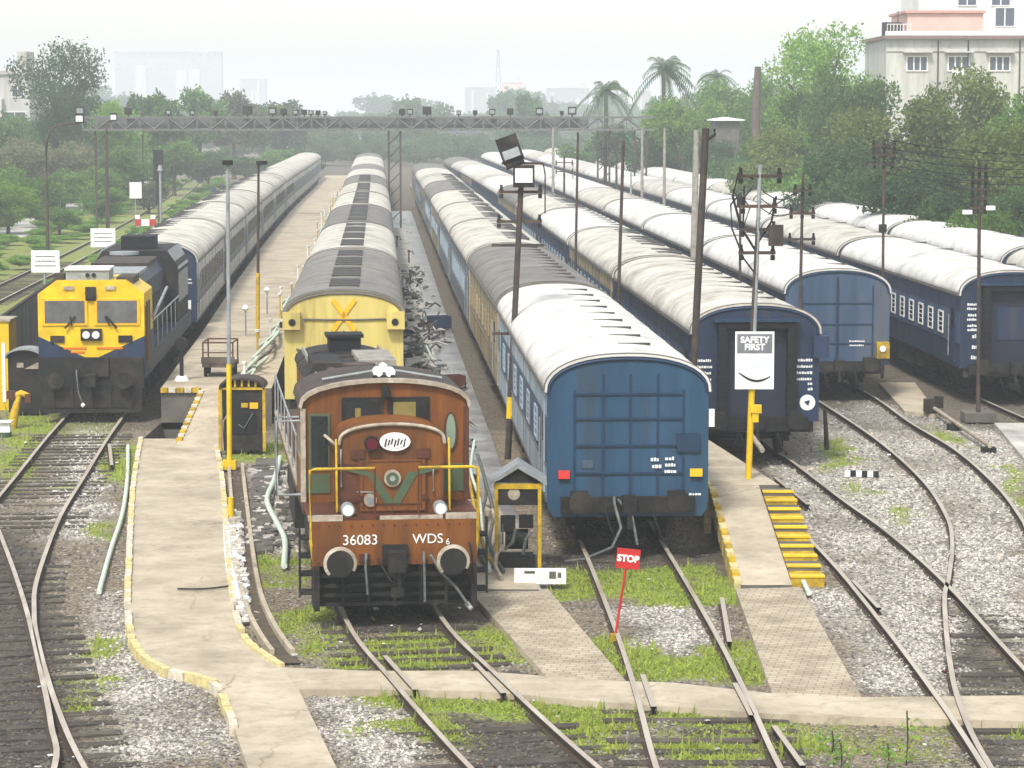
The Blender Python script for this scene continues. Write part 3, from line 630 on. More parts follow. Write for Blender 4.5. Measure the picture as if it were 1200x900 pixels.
def bogie_mesh():
    b=MB()
    for s in (-1,1):
        b.box(s*1.02-.07,s*1.02+.07,-1.9,1.9,.52,.8,0); b.box(s*1.02-.09,s*1.02+.09,-.55,.55,.3,.62,0)
        for y in (-1.45,1.45):
            b.box(s*1.02-.1,s*1.02+.1,y-.17,y+.17,.32,.6,0)
            for q in (-.3,.3): b.cyl((s*1.05,y+q,.5),(s*1.05,y+q,.92),.1,m=0)
        b.cyl((s*1.08,-.2,.34),(s*1.08,-.2,.8),.12); b.cyl((s*1.08,.2,.34),(s*1.08,.2,.8),.12)
    b.box(-1,1,-.25,.25,.55,.9,0)
    return b.mesh('bogie',[M['under']])
def wheel_mesh():
    b=MB()
    for s in (-1,1):
        b.cyl((s*.80,0,0),(s*.93,0,0),.457,n=20); b.cyl((s*.77,0,0),(s*.80,0,0),.485,n=20); b.cyl((s*.93,0,0),(s*.99,0,0),.16,n=10)
    b.cyl((-.95,0,0),(.95,0,0),.08); return b.mesh('wheelset',[M['under']])
def underframe_mesh(L):
    b=MB()
    for s in (-1,1):
        b.box(s*1.45-.05,s*1.45+.05,.1,L-.1,.82,1.02,0)
        for (y0,y1,z0) in ((6.2,7.6,.45),(8.4,10.6,.38),(11.6,12.6,.5),(13.6,15.2,.42)): b.box(s*1.2-.28,s*1.2+.28,y0,y1,z0,.9,0)
    b.box(-1.4,1.4,.08,L-.08,.92,1.015,0)
    for y in (8,11,14): b.cyl((-.5,y,.6),(.5,y,.6),.22,n=10)
    return b.mesh('underframe',[M['under']])
def buffer_mesh():
    b=MB(); b.cyl((0,0,0),(0,.5,0),.11,n=12); b.cyl((0,-.06,0),(0,0,0),.235,n=18); b.box(-.17,.17,.36,.5,-.17,.17,0); return b.mesh('buffer',[M['black']])
def coupler_mesh():
    b=MB(); b.cyl((0,.4,0),(0,-.15,0),.06); b.box(-.14,.14,-.35,-.1,-.17,.17,0); b.cyl((0,-.3,-.05),(.0,-.32,-.42),.05); b.box(-.05,.05,-.42,-.28,-.48,-.3,0)
    b.box(-1.35,1.35,.05,.3,-.22,.1,0)
    return b.mesh('coupler',[M['black']])
def vent_mesh(kind):
    b=MB()
    if kind=='strip': b.box(-.34,.34,-.05,.05,0,.045,0)
    elif kind=='panel': b.box(-.42,.42,-.42,.42,-.03,.05,0)
    else: b.cyl((0,0,-.05),(0,0,.12),.11); b.cyl((0,0,.12),(0,0,.16),.19,.12)
    return b.mesh('roof_vent',[M['roof_vent']])
def hose_mesh(l=0.8):
    b=MB(); b.tube([(0,0,.1),(0,-.12,.02),(.05,-.2,-.2),(.16,-.18,-.5),(.3,-.1,-.62)],.028); return b.mesh('brake_hose',[M['rubber']])
def end_panel(kind,mb,L):
    """end panel meshes facing -Y at y=0"""
    b=MB(); pr=arc(CW,EZ-.04,PZK-.055,20); prof=[(-CW,BZ-.0),(CW,BZ-.0)]+pr
    b.prism(prof,-.05,0,0)
    # rim following the roof arc
    pr3=arc(CW-.03,EZ-.06,PZK-.1,18)
    b.tube([(x,-.06,z) for x,z in pr3],.035,5,1)
    return b
def add_coach(k,y0,label,L=21.3,side=('blue_mid',),roof='roof_cream',end='vestibule',endm='blue_dark',lod=0,win=None,vents=('strip',8,.0),band=False,cat='railway coach',group=None,rake='',xoff=0):
    x0=cx(k,y0); x1=cx(k,y0+L); x=x0+xoff; a=math.atan2(-(x1-x0),L)
    t=thing('railway_coach',label,cat,(x,y0,0),a,group)
    sm=[M[s] for s in (list(side)*3)[:3]]+[M['seam'] if side[0] in('silver','cream','pale_side','grey_blue') else M['blue_rib']]
    link('body',cached(('body',L,side,band),coach_mesh_body(L,sm,0,band)),t)
    link('roof',cached(('roof',L,roof,lod<3),roof_mesh(L,M[roof],lod<3)),t)
    link('underframe',cached(('uf',L),lambda: underframe_mesh(L)),t)
    if vents and lod<3:
        kd,n,off=vents; me=cached(('vent',kd),lambda: vent_mesh(kd))
        for i in range(n):
            yy=1.3+(L-2.6)*(i+.5)/n if kd!='panel' else 1.2+(L-2.4)*(i+.5)/n
            if kd=='panel' and (i*7+int(y0))%5==0: continue
            link('roof_vent',me,t,(off,yy,PZK-.02-abs(off)*.05))
    if lod<3:
        me=cached('bogie',bogie_mesh); wm=cached('wheels',wheel_mesh)
        for yb in (3.1,L-3.1):
            bo=link('bogie',me,t,(0,yb,0))
            if lod<2:
                for q in (-1.45,1.45): link('wheelset',wm,bo,(0,q,.457))
    if win:
        mf,n,zc,w,h,sides=win; me=cached(('win',mf,w,h),window_mesh(M[mf],M['glass'],w,h,lod<2)) 
        for s in sides:
            for i in range(n):
                o=link('window',me,t,(s*CW,2.0+(L-4.0)*(i+.5)/n,zc)); 
                if s<0: o.rotation_euler=(0,0,math.pi)
        if lod<3:
            for s in sides:
                for yy in (.95,L-.95):
                    d=MB(); d.box(0,.03,-.36,.36,1.15,3.1,0).box(.03,.045,-.22,.22,2.2,2.8,1).cyl((.06,-.42,1.3),(.06,-.42,2.6),.018,n=6,m=2); d=cached(('door',side[0]),lambda: d.mesh('door',[M[side[0]],M['glass'],M['pole_grey']]))
                    o=link('door',d,t,(s*CW,yy,0)); 
                    if s<0: o.rotation_euler=(0,0,math.pi)
    # the near end
    if end:
        b=end_panel(end,endm,L)
        if end=='plain':
            for z in (1.62,2.18,2.72,3.22): b.box(-1.05,1.12,-.085,-.045,z-.022,z+.022,1)
            for xx in (-1.07,-.5,.05,.6,1.12): b.box(xx-.022,xx+.022,-.08,-.045,1.2,3.62 if abs(xx)<1 else 3.3,1)
            b.box(.98,1.45,-.11,-.04,2.05,2.42,1)
            b.prism([(-1.5,.74),(1.5,.74),(1.61,.9),(1.61,BZ-.003),(-1.61,BZ-.003),(-1.61,.9)],-.06,-.01,0); b.box(-1.35,1.35,-.12,-.06,BZ-.12,BZ+.1,1)
        if end=='double_door':
            for xx in (-1.1,-.03,.03,1.1): b.box(xx-.018,xx+.018,-.08,-.045,1.15,3.5,1)
            for z in (1.7,2.3,2.95): b.box(-1.1,1.1,-.075,-.045,z-.018,z+.018,1)
            b.box(-.03,.03,-.078,-.06,1.15,3.75,2)
        b.build('end_panel',[M[endm],M['blue_rib'] if 'blue' in endm else M['seam'],M['black']],t)
        if end in('vestibule',):
            v=MB(); v.box(-.98,-.78,-.36,-.05,.85,3.42,0).box(.78,.98,-.36,-.05,.85,3.42,0).box(-.98,.98,-.36,-.05,3.42,3.56,0).box(-.98,.98,-.36,-.05,.8,.9,0)
            for z in np.arange(1,3.4,.22): v.box(-1.0,-.76,-.375,-.36,z,z+.1,0).box(.76,1.0,-.375,-.36,z,z+.1,0)
            v.build('bellows',[M['rubber']],t)
            MB().box(-.77,.77,-.075,-.052,.95,3.42,0).box(-.5,.5,-.1,-.075,1.9,2.9,1).build('end_door',[M['navy_door'],M['blue_dark']],t)
            MB().box(-1.1,1.1,-.42,-.05,3.58,3.64,0).build('rain_hood',[M['blue_rib']],t)
        for s in (-1,1):
            link('buffer',cached('buf',buffer_mesh),t,(s*.978,-.55,1.1))
        link('coupler',cached('coup',coupler_mesh),t,(0,-.2,1.05))
        for s in (-.45,.5): link('brake_hose',cached('hose',hose_mesh),t,(s,-.15,.85))
        MB().box(-1.5,1.5,.02,.16,.74,BZ+.0,0).build('headstock',[M['under']],t)
    return t
ORD=['first','second','third','fourth','fifth','sixth','seventh','eighth','ninth','tenth','eleventh','twelfth','thirteenth']
def strokes(t,x,z0,rows,m='white',seed=1,y=-.06,w=.3,h=.06,gap=.13):
    r=random.Random(seed); b=MB()
    for i in range(rows):
        z=z0-i*gap; xx=x-w/2+r.uniform(0,.05)
        while xx<x+w/2-.03:
            q=r.uniform(.03,.06); b.box(xx,xx+q,y-.006,y,z,z+h*r.uniform(.7,1),0); xx+=q+.015
    return b.build('lettering',[M[m]],t)
TR={}
# --- train 3: the blue ended coach in the middle
g3='coaches of the train standing right of the brown engine'
t=add_coach(3,51.0,'blue flat-ended coach with white roof and ribbed end, facing the stop sign',side=('pale_side','blue_mid','pale_side'),roof='roof_white',end='plain',endm='blue',band=True,vents=('strip',9,.35),win=('pale_side',6,2.25,.9,.6,(-1,)),group=g3)
MB().box(-1.4,-1.17,-.14,-.05,1.52,1.68,0).build('tail_lamp',[M['redlamp']],t); MB().box(1.25,1.5,-.14,-.05,1.55,1.7,0).build('tail_lamp',[M['yellowlamp']],t)
MB().box(1.63,1.74,-.1,.0,2.55,2.9,0).build('side_lamp',[M['white']],t)
strokes(t,.55,1.86,2,seed=3,y=-.088,w=.2,h=.08,gap=.14); strokes(t,.85,1.88,3,seed=8,y=-.088,w=.22,h=.07,gap=.13); strokes(t,1.35,1.16,1,seed=6,y=-.062,w=.3,h=.05)
MB().box(-.92,-.7,-.07,-.05,1.72,1.88,0).build('number_plate',[M['blue_mid']],t)
MB().tube([(-.28,-.2,1.15),(-.3,-.45,1.05),(-.18,-.6,.6),(-.35,-.6,.2),(-.9,-.5,-.05),(-1.3,-.45,-.1)],.035).tube([(-.2,-.2,1.1),(.05,-.5,.8),(.15,-.6,.25)],.03).build('air_hose',[M['hose_g']],t)
y=51+22.2
specs=[('worn cream coach with sooty grey roof, next behind the white-roofed blue one',dict(side=('cream',),roof='roof_grey',vents=('strip',11,.45),end=None,win=('cream',8,2.35,.6,.55,(-1,)))),
('grey-blue coach with cream roof behind the sooty roofed one',dict(side=('grey_blue','pale_side','grey_blue'),band=True,roof='roof_cream',vents=('panel',12,.45),end='plain',endm='blue_mid',win=('pale_side',9,2.25,.6,.55,(-1,))))]
for i,(lb,kw) in enumerate(specs):
    add_coach(3,y,lb,group=g3,lod=0,**kw); y+=22.2
for i in range(6):
    add_coach(3,y,'%s coach from the far end of the train right of the brown engine'%ORD[5-i],side=(('cream','grey_blue','cream') if i%2 else ('grey_blue','pale_side','grey_blue')),band=True,roof=['roof_cream','roof_cream','roof_grey','roof_cream','roof_cream','roof_grey'][i],vents=('panel',12,.45),lod=1 if i<2 else (2 if i<4 else 3),end='plain' if i<3 else None,endm='blue_mid',win=('pale_side',9,2.25,.6,.55,(-1,)) if i<3 else None,group=g3); y+=22.2
# --- train 4
g4='coaches of the train with the safety board in front'
t=add_coach(4,64.6,'blue coach with dark doorway behind the white safety board',side=('blue_dark','blue_mid','blue_dark'),band=True,roof='roof_cream',vents=('strip',9,.5),win=('blue_mid',8,2.25,.7,.6,(-1,)),group=g4)
for x,s_ in ((-1.32,1),(1.25,5)): strokes(t,x,2.55,4,seed=s_,w=.42,h=.07,gap=.16)
strokes(t,1.4,1.95,2,seed=9,w=.18,h=.08,gap=.14)
MB().cyl((1.33,-.07,1.5),(1.33,-.05,1.5),.2,n=24,m=0).cyl((1.33,-.08,1.5),(1.33,-.069,1.5),.09,n=3,m=1).build('emblem',[M['white'],M['blue_dark']],t)
MB().box(1.45,1.85,-.2,.02,2.65,3.2,0).build('side_cabinet',[M['blue_dark']],t)
y=64.6+22.2
for i in range(9):
    add_coach(4,y,['cream-roofed coach with a blue side next behind the safety board coach','dirty white coach with blue side, two behind the safety board coach'][i] if i<2 else '%s coach from the far end of the safety board train'%ORD[8-i],side=('blue_dark','blue_mid','blue_dark') if i%3 else ('cream','blue_mid','cream'),band=True,roof=['roof_cream','roof_white','roof_cream','roof_grey','roof_white'][i%5],vents=('strip',8,.5) if i%2 else ('panel',10,.5),lod=1 if i<2 else (2 if i<4 else 3),end='plain' if i<3 else None,win=('pale_side',9,2.25,.6,.55,(-1,)) if i<3 else None,group=g4); y+=22.2
# --- train 5
g5='coaches of the train with a two leaved door end'
t=add_coach(5,79.2,'blue coach whose end has two tall door leaves',side=('blue_dark',),roof='roof_white',end='double_door',endm='blue_mid',vents=('strip',6,.5),group=g5)
MB().box(1.2,1.6,-.3,.1,1.25,1.75,0).cyl((1.38,-.3,1.55),(1.38,-.34,1.55),.1,m=1).build('tail_lamp',[M['ylow'],M['lamp']],t); strokes(t,.6,1.75,2,seed=12,w=.5,h=.05)
y=79.2+22.2
for i in range(10):
    add_coach(5,y,'white-roofed coach directly behind the one with two tall door leaves' if i==0 else '%s coach from the far end of the train with two tall door leaves'%ORD[9-i],side=('blue_dark',),roof=['roof_white','roof_white','roof_cream','roof_white'][i%4],vents=('strip',7,.5),lod=2 if i<3 else 3,end='plain' if i<3 else None,group=g5); y+=22.2
# --- train 6
g6='coaches of the blue train at the right edge'
t=add_coach(6,78.3,'blue coach with white lettered end panel at the right edge',side=('blue_dark','blue_mid','blue_dark'),band=True,roof='roof_white',vents=('strip',4,.6),win=('white',11,2.25,.62,.6,(-1,)),group=g6)
for i,s_ in enumerate((1,5,9)): strokes(t,-1.25,[2.95,2.62,2.3][i],2,seed=s_,w=.36,h=.08,gap=.13)
for i,s_ in enumerate((2,6,7)): strokes(t,-1.2,[1.95,1.62,1.3][i],1,seed=s_,w=.2,h=.13)
y=78.3+22.2
for i in range(11):
    add_coach(6,y,'white-roofed coach with white window frames behind the lettered one' if i==0 else '%s coach from the far end of the train with white window frames'%ORD[10-i],side=('blue_dark','blue_mid','blue_dark'),band=True,roof='roof_white' if i%3 else 'roof_cream',vents=('strip',4,.6),lod=1 if i<1 else (2 if i<3 else 3),end='plain' if i<3 else None,win=('white',11,2.25,.62,.6,(-1,)) if i<2 else None,group=g6); y+=22.2
# --- train 7
y=72
for i in range(13):
    add_coach(7,y,'%s coach from the near end of the rightmost train, beside the trees'%ORD[i],side=('blue_dark',),roof='roof_white' if i%4 else 'roof_cream',vents=('strip',6,.5) if i<5 else None,lod=2 if i<4 else 3,end='plain' if 0<i<4 else None,group='coaches of the rightmost train below the trees'); y+=22.2
# --- train 1
g1='coaches hauled by the yellow locomotive'
y=95.6
for i in range(10):
    t=add_coach(1,y,'cream-sided coach with navy end coupled behind the yellow locomotive' if i==0 else '%s coach from the far end of the train behind the yellow locomotive'%ORD[9-i],side=('silver','grey_blue','silver'),band=True,roof='roof_cream',vents=('panel',9,-.62),lod=0 if i<2 else (1 if i<4 else (2 if i<6 else 3)),end='vestibule' if i<1 else ('plain' if i<4 else None),endm='blue_dark',win=('seam',9,2.45,.95,.6,(1,)) if i<6 else None,group=g1)
    if i==0:
        strokes(t,1.3,2.6,2,seed=4,w=.3); MB().box(1.15,1.4,-.07,-.05,1.5,1.85,0).build('emblem',[M['white']],t)
    y+=22.2
# --- train 2
g2='coaches standing behind the brown engine'
t=add_coach(2,69.8,'pale yellow end coach with a big yellow cross, behind the brown engine',side=('yellow_coach',),roof='roof_grey',end='flat',endm='yellow_coach',vents=('panel',17,.0),group=g2)
b=MB()
for s in (-1,1):
    Mx=Matrix.Translation((0,-.075,3.32))@Matrix.Rotation(s*.62,4,'Y'); b.box(-.06,.06,-.012,.012,-.52,.52,0,Mx)
b.build('cross_mark',[M['yellow_x']],t)
for s in (-1,1):
    q=MB(); q.box(s*1.42-.24,s*1.42+.24,-.34,-.05,2.95,3.42,0).cyl((s*1.4,-.36,3.15),(s*1.4,-.33,3.15),.1,m=1); q.box(s*1.68-.06,s*1.68+.06,-.3,-.1,3.0,3.15,1); q.build('corner_lamp',[M['yellow_coach'],M['black']],t)
MB().tube([(-1.1,-.09,3.22),(-.3,-.09,3.2),(.4,-.09,3.2),(1.15,-.09,3.22)],.025).tube([(-1.3,-.09,2.4),(-.9,-.09,2.3),(-.8,-.09,2.2),(-.45,-.09,2.2),(-.4,-.09,1.9),(-.4,-.09,1.3)],.028).build('pipe',[M['seam']],t)
b=MB()
for x in (-.98,-.78):
    for z in (1.75,1.95): b.box(x-.05,x+.05,-.062,-.05,z-.06,z+.06,0)
b.box(-1.12,-.64,-.056,-.048,1.62,2.08,1); b.build('connector_panel',[M['black'],M['yellow_coach']],t)
MB().box(-.9,.9,-.08,-.05,2.3,2.34,0).box(.9,.94,-.08,-.05,1.1,2.5,0).box(-.02,.02,-.08,-.05,1.1,2.9,0).build('seam_strip',[M['seam']],t)
y=69.8+22.2
for i in range(10):
    add_coach(2,y,['cream-roofed coach behind the pale yellow coach, with dark roof panels','coach with soot-darkened roof, two behind the pale yellow coach'][i] if i<2 else '%s coach from the far end of the train behind the brown engine'%ORD[9-i],side=('cream',),roof=['roof_cream','roof_grey','roof_cream','roof_cream','roof_grey'][i%5],vents=('panel',17,.0),lod=1 if i<2 else (2 if i<5 else 3),end='plain' if i<4 else None,endm='cream',group=g2); y+=22.2

# ---------------------------------------------------------------- brown shunting engine
def brown_engine():
    hx,hy=-1.98,43.55; tx,ty=-4.15,60.6; a=math.atan2(-(tx-hx),ty-hy)
    t=thing('shunting_locomotive','rust brown diesel shunting engine numbered 36083 with yellow handrails','locomotive',(hx,hy,0),a)
    # frame: buffer beam, deck, side frames
    MB().box(-1.44,1.44,.5,.62,.98,1.76,0).box(-.62,-.44,.44,.5,1.0,1.18,1).build('buffer_beam',[M['brown'],M['brown_dk']],t)
    b=MB(); b.box(-1.5,-.95,.62,2.4,1.765,1.81,1).box(.95,1.5,.62,2.4,1.765,1.81,1).box(-.95,.95,.62,.98,1.765,1.81,1).box(-1.5,-.9,.5,.62,1.765,1.86,0).box(.9,1.5,.5,.62,1.765,1.86,0).box(-.25,.85,.56,.62,1.765,1.83,0); b.box(-1.5,1.5,2.4,16.8,1.6,1.76,1); b.box(-1.52,-1.42,4.9,16.8,1.76,1.84,0).box(1.42,1.52,4.9,16.8,1.76,1.84,0); b.build('deck',[M['trim'],M['brown_dk']],t)
    b=MB(); b.box(-.95,.95,1,16.4,.75,1.6,0)
    for s in (-1,1): b.box(s*1.2-.25,s*1.2+.25,7.3,10.2,.55,1.55,0); b.box(s*1.3-.15,s*1.3+.1,.7,3,1.1,1.6,0)
    b.build('fuel_tank',[M['black']],t)
    for yb in (3.9,13.2):
        bo=MB()
        for s in (-1,1):
            bo.box(s*1.08-.09,s*1.08+.09,-2.5,2.5,.62,.95,0)
            for q in (-1.8,0,1.8): bo.box(s*1.15-.14,s*1.15+.14,q-.22,q+.22,.35,.75,0); bo.cyl((s*1.15,q-.45,.5),(s*1.15,q-.45,1),.1); bo.cyl((s*1.15,q+.45,.5),(s*1.15,q+.45,1),.1)
        bb=bo.build('bogie',[M['under']],t,(0,yb,0))
        for q in (-1.8,0,1.8): link('wheelset',cached('wheels',wheel_mesh),bb,(0,q,.457))
    # cow catcher
    b=MB(); b.box(-1.42,1.42,.62,.7,.25,.98,0)
    for z in (.3,.46,.62,.8): b.box(-1.36,1.36,.5,.62,z-.03,z+.03,0)
    for x in (-1.36,-.9,-.45,0,.45,.9,1.36): b.box(x-.025,x+.025,.47,.56,.26,.98,0)
    b.box(-1.42,-1.32,.3,1.2,.22,.98,0); b.box(1.32,1.42,.3,1.2,.22,.98,0)
    b.build('cowcatcher',[M['black']],t)
    for s in (-1,1):
        b=MB(); b.cyl((0,.1,0),(0,.55,0),.13,n=12,m=0); b.cyl((0,0,0),(0,.05,0),.235,n=24,m=0); b.cyl((0,.3,0),(0,.34,0),.2,n=20,m=0)
        # chalk white ring round the buffer plate
        n=24; vs=[];fs=[]
        for i in range(n):
            th=2*math.pi*i/n; c,s_=math.cos(th),math.sin(th); vs+=[(.235*c,-.002,.235*s_),(.29*c,.03,.29*s_),(.29*c,.07,.29*s_)]
        for i in range(n):
            if s*0+math.sin(2*math.pi*i/n)<-.55 : continue
            j=(i+1)%n; fs+=[(i*3,j*3,j*3+1,i*3+1),(i*3+1,j*3+1,j*3+2,i*3+2)]
        b.add(vs,fs,1); b.build('buffer',[M['black'],M['trim']],t,(s*.978,.0,1.1))
    b=MB(); b.box(-.22,.22,.38,.52,1.0,1.34,0); b.cyl((0,.45,1.12),(0,.0,1.12),.07); b.box(-.15,.15,-.12,.15,.95,1.3,0); b.cyl((.02,.05,1.0),(.05,.02,.6),.045); b.box(-.1,.12,-.02,.1,.5,.66,0); b.build('coupler',[M['black']],t)
    [MB().tube(p_,.028).build('brake_hose',[M['hose_g']],t) for p_ in ([(.62,.4,1.15),(.66,.28,1.1),(.75,.3,.9),(1.05,.2,.6),(1.25,.1,.3)],[(.5,.42,1.2),(.5,.3,1.1),(.5,.3,.35)],[(-.5,.42,1.2),(-.52,.28,1.0),(-.5,.3,.5)])]
    MB().cyl((1.22,.16,.34),(1.3,.08,.24),.045).build('hose_end',[M['pole_grey']],t)
    put_text('36083',.25,M['white'],t,-.6,.496,1.42); put_text('WDS',.24,M['white'],t,.58,.496,1.42); put_text('6',.15,M['white'],t,.93,.496,1.365)
    # short front hood
    HW=.91; prof=[(-HW,1.78),(HW,1.78),(HW,3.1)]+[(HW*math.cos(math.pi*i/12)*.985,3.1+.28*math.sin(math.pi*i/12)**.8) for i in range(1,12)]+[(-HW,3.1)]
    MB().prism(prof,1.0,2.6,0).build('front_hood',[M['brown']],t)
    rim=[(HW+.02,.97,3.04)]+[(HW*math.cos(math.pi*i/16)*1.01,.97,3.1+.29*math.sin(math.pi*i/16)**.8) for i in range(1,16)]+[(-HW-.02,.97,3.04)]
    MB().tube(rim,.034,6).build('hood_trim',[M['trim']],t)
    MB().box(-.58,.58,.955,1.0,1.86,2.76,0).box(-.6,-.57,.945,1.0,1.8,2.78,1).box(.57,.6,.945,1.0,1.8,2.78,1).box(-.015,.015,.95,.956,1.86,1.94,1).box(-.95,-.6,.98,.999,2.0,2.7,1).build('hood_door',[M['brown'],M['brown_dk']],t)
    # green chevron
    def bar(b,x0,z0,x1,z1,w,y0,y1,m=0):
        d=Vector((x1-x0,0,z1-z0)); nv=Vector((-d.z,0,d.x)).normalized()*w/2; P=[Vector((x0,0,z0))-nv,Vector((x1,0,z1))-nv,Vector((x1,0,z1))+nv,Vector((x0,0,z0))+nv]
        b.prism([(p.x,p.z) for p in P],y0,y1,m)
    b=MB(); bar(b,-.36,2.52,-.05,1.98,.15,.942,.953); bar(b,.36,2.52,.05,1.98,.15,.94,.951); bar(b,-.8,2.62,-.35,2.5,.08,.944,.954); bar(b,.8,2.62,.35,2.5,.08,.941,.952); b.build('chevron',[M['green']],t)
    b=MB(); b.cyl((0,.9,2.44),(0,.95,2.44),.15,n=24,m=0); b.cyl((0,.88,2.44),(0,.9,2.44),.11,n=20,m=1); b.cyl((0,.87,2.44),(0,.88,2.44),.05,n=12,m=2)
    b.build('emblem',[M['trim'],M['green'],M['pole_grey']],t)
    b=MB(); n=28
    for r1,r2,y0,y1,m in ((.27,.16,.93,1.0,0),(.21,.11,.92,.93,1)): b.prism([(.05+r1*math.cos(2*math.pi*i/n),3.08+r2*math.sin(2*math.pi*i/n)) for i in range(n)],y0,y1,m)
    for i in range(7): bar(b,-.13+.055*i,3.0+.02*(i%3),-.1+.055*i,3.14-.02*(i%2),.022,.912,.921,2)
    b.build('oval_headlight',[M['white'],M['lamp'],M['black']],t)
    b=MB(); b.cyl((-.36,.86,3.06),(-.36,1.0,3.06),.13,n=18,m=0); b.cyl((-.36,.84,3.06),(-.36,.86,3.06),.1,n=18,m=1); b.build('marker_lamp',[M['black'],mat('maroon_lens',S(.35,.1,.15),.2)],t)
    MB().cyl((-.39,.9,2.06),(-.39,.97,2.06),.115,n=18).cyl((-.39,.885,2.06),(-.39,.9,2.06),.06,n=12,m=1).build('gauge',[M['trim'],M['pole_grey']],t)
    for x in (-.6,.55): MB().box(x-.12,x+.12,.965,1.0,2.78,2.95,0).build('inspection_plate',[M['brown_dk']],t)
    for x in (-.8,.82):
        MB().cyl((x,.62,1.93),(x,.86,1.93),.12,n=18,m=0).cyl((x,.6,1.93),(x,.62,1.93),.095,n=18,m=1).cyl((x,.74,1.8),(x,.74,1.9),.03,m=0).build('headlight',[M['pole_grey'],M['lamp']],t)
    # handrails
    b=MB(); b.tube([(-1.42,.55,1.1),(-1.46,.5,1.4),(-1.46,.5,2.66),(-1.36,.5,2.68),(-.34,.5,2.68)],.03); b.tube([(1.42,.55,1.1),(1.46,.5,1.4),(1.46,.5,2.66),(1.36,.5,2.68),(.42,.5,2.68)],.03)
    b.tube([(-.98,.9,1.86),(-.98,.9,3.1),(-.98,1.0,3.12)],.022); b.tube([(1.0,.9,1.86),(1.0,.9,3.1),(1.0,1.0,3.12)],.022)
    b.build('handrail',[M['ylow']],t)
    MB().tube([(-.34,.5,2.68),(-.34,.52,1.86)],.02).tube([(.42,.5,2.68),(.42,.52,1.86)],.02).build('rail_post',[M['brown_dk']],t)
    b=MB()
    for s in (-1,1):
        b.tube([(s*1.5,5,2.7),(s*1.5,16.6,2.7)],.022)
        for y in np.arange(5.2,16.8,1.9): b.cyl((s*1.5,y,1.8),(s*1.5,y,2.7),.018,n=6)
    b.build('side_rail',[M['pole_grey']],t)
    # cab
    cab_w=1.5; pr=[((cab_w-.01)*math.cos(math.pi*i/14),3.505+.475*math.sin(math.pi*i/14)**.8) for i in range(15)]
    MB().prism([(-cab_w,1.78),(cab_w,1.78)]+pr,2.6,4.9,0).build('cab',[M['brown']],t)
    pr2=[((cab_w+.06)*math.cos(math.pi*i/14),3.53+.5*math.sin(math.pi*i/14)**.8) for i in range(15)]; pr2i=[((cab_w+.0)*math.cos(math.pi*i/14),3.46+.475*math.sin(math.pi*i/14)**.8) for i in range(15)]
    b=MB(); b.prism(pr2+pr2i[::-1],2.62,5.05,0); b.build('cab_roof',[M['pole_dk']],t); pr3=[(x*1.0,z+.008) for x,z in pr2]; pr2j=[(x*1.01,z+.025) for x,z in pr2i]; MB().prism(pr3+pr2j[::-1],2.5,2.62,0).build('roof_lip',[M['trim']],t)
    MB().box(-1.53,-1.44,2.53,2.66,1.8,3.5,0).box(1.44,1.53,2.53,2.66,1.8,3.5,1).build('corner_post',[M['trim'],M['brown_dk']],t)
    for x0,x1,cm in ((-.74,-.07,0),(.1,.77,1)):
        w=MB(); w.box(x0-.04,x1+.04,2.56,2.6,3.16,3.72-abs((x0+x1)/2)*.08,0); f=w.build('window',[M['black']],t)
        p=MB(); p.box(x0+.02,x1-.02,2.545,2.56,3.22,3.62,0); 
        if cm: p.box(x0+.05,x0+.46,2.54,2.545,3.27,3.6,1)
        else: p.box(x0+.2,x0+.3,2.54,2.545,3.27,3.5,1)
        p.build('pane',[M['glass'],M['curtain']],f)
    w=MB(); w.box(-1.38,-1.0,2.56,2.6,2.4,3.4,0).box(-1.34,-1.04,2.545,2.56,2.45,3.36,1); w.build('side_window',[M['green'],M['glass']],t)
    n=20; w=MB(); w.prism([(1.2+.125*math.cos(2*math.pi*i/n),3.05+.36*math.sin(2*math.pi*i/n)*(1 if 1 else 1)) for i in range(n)],2.56,2.6,0); w.prism([(1.2+.085*math.cos(2*math.pi*i/n),3.05+.32*math.sin(2*math.pi*i/n)) for i in range(n)],2.55,2.56,1); w.build('side_window',[M['brown_dk'],mat('pale_green_glass',S(.5,.57,.5),.25)],t)
    MB().box(-1.48,-1.0,2.58,2.6,1.95,2.3,0).build('lower_panel',[M['green']],t); MB().box(1.02,1.48,2.58,2.6,1.95,2.45,0).build('lower_panel',[M['green']],t)
    for s in (-1,1):
        w=MB(); w.box(s*1.5-.02,s*1.5+.02,3.0,4.4,2.5,3.2,0); w.build('side_glass',[M['glass']],t)
    MB().cyl((.03,2.4,3.78),(.03,2.6,3.78),.08,m=0).box(-.07,.07,2.44,2.5,3.66,3.9,0).build('horn',[M['black']],t)
    MB().cyl((-.11,2.75,4.13),(-.11,2.95,4.13),.09,n=16,m=0).cyl((.12,2.75,4.12),(.12,2.95,4.12),.09,n=16,m=0).cyl((.0,2.8,4.2),(.0,3.0,4.2),.08,n=16,m=0).cyl((-.16,2.7,4.03),(-.16,2.76,4.03),.05,m=1).cyl((.16,2.7,4.03),(.16,2.76,4.03),.05,m=1).build('roof_lamp',[M['white'],M['black']],t)
    MB().tube([(-1.1,3.2,3.96),(-.2,3.2,4.1),(.3,3.2,4.1),(1.1,3.2,3.96)],.03).build('roof_rail',[M['pole_grey']],t)
    MB().tube([(-1.1,2.5,3.02),(-.95,2.3,2.9),(-.85,2.3,2.82)],.03).build('mirror',[M['trim']],t)
    MB().tube([(-1.52,2.8,1.9),(-1.95,2.8,1.9),(-1.95,2.8,3.25),(-1.52,2.8,3.25)],.03).tube([(-1.52,3.4,3.25),(-1.95,3.4,3.25),(-1.95,3.4,1.9)],.03).build('grab_frame',[M['pole_grey']],t)
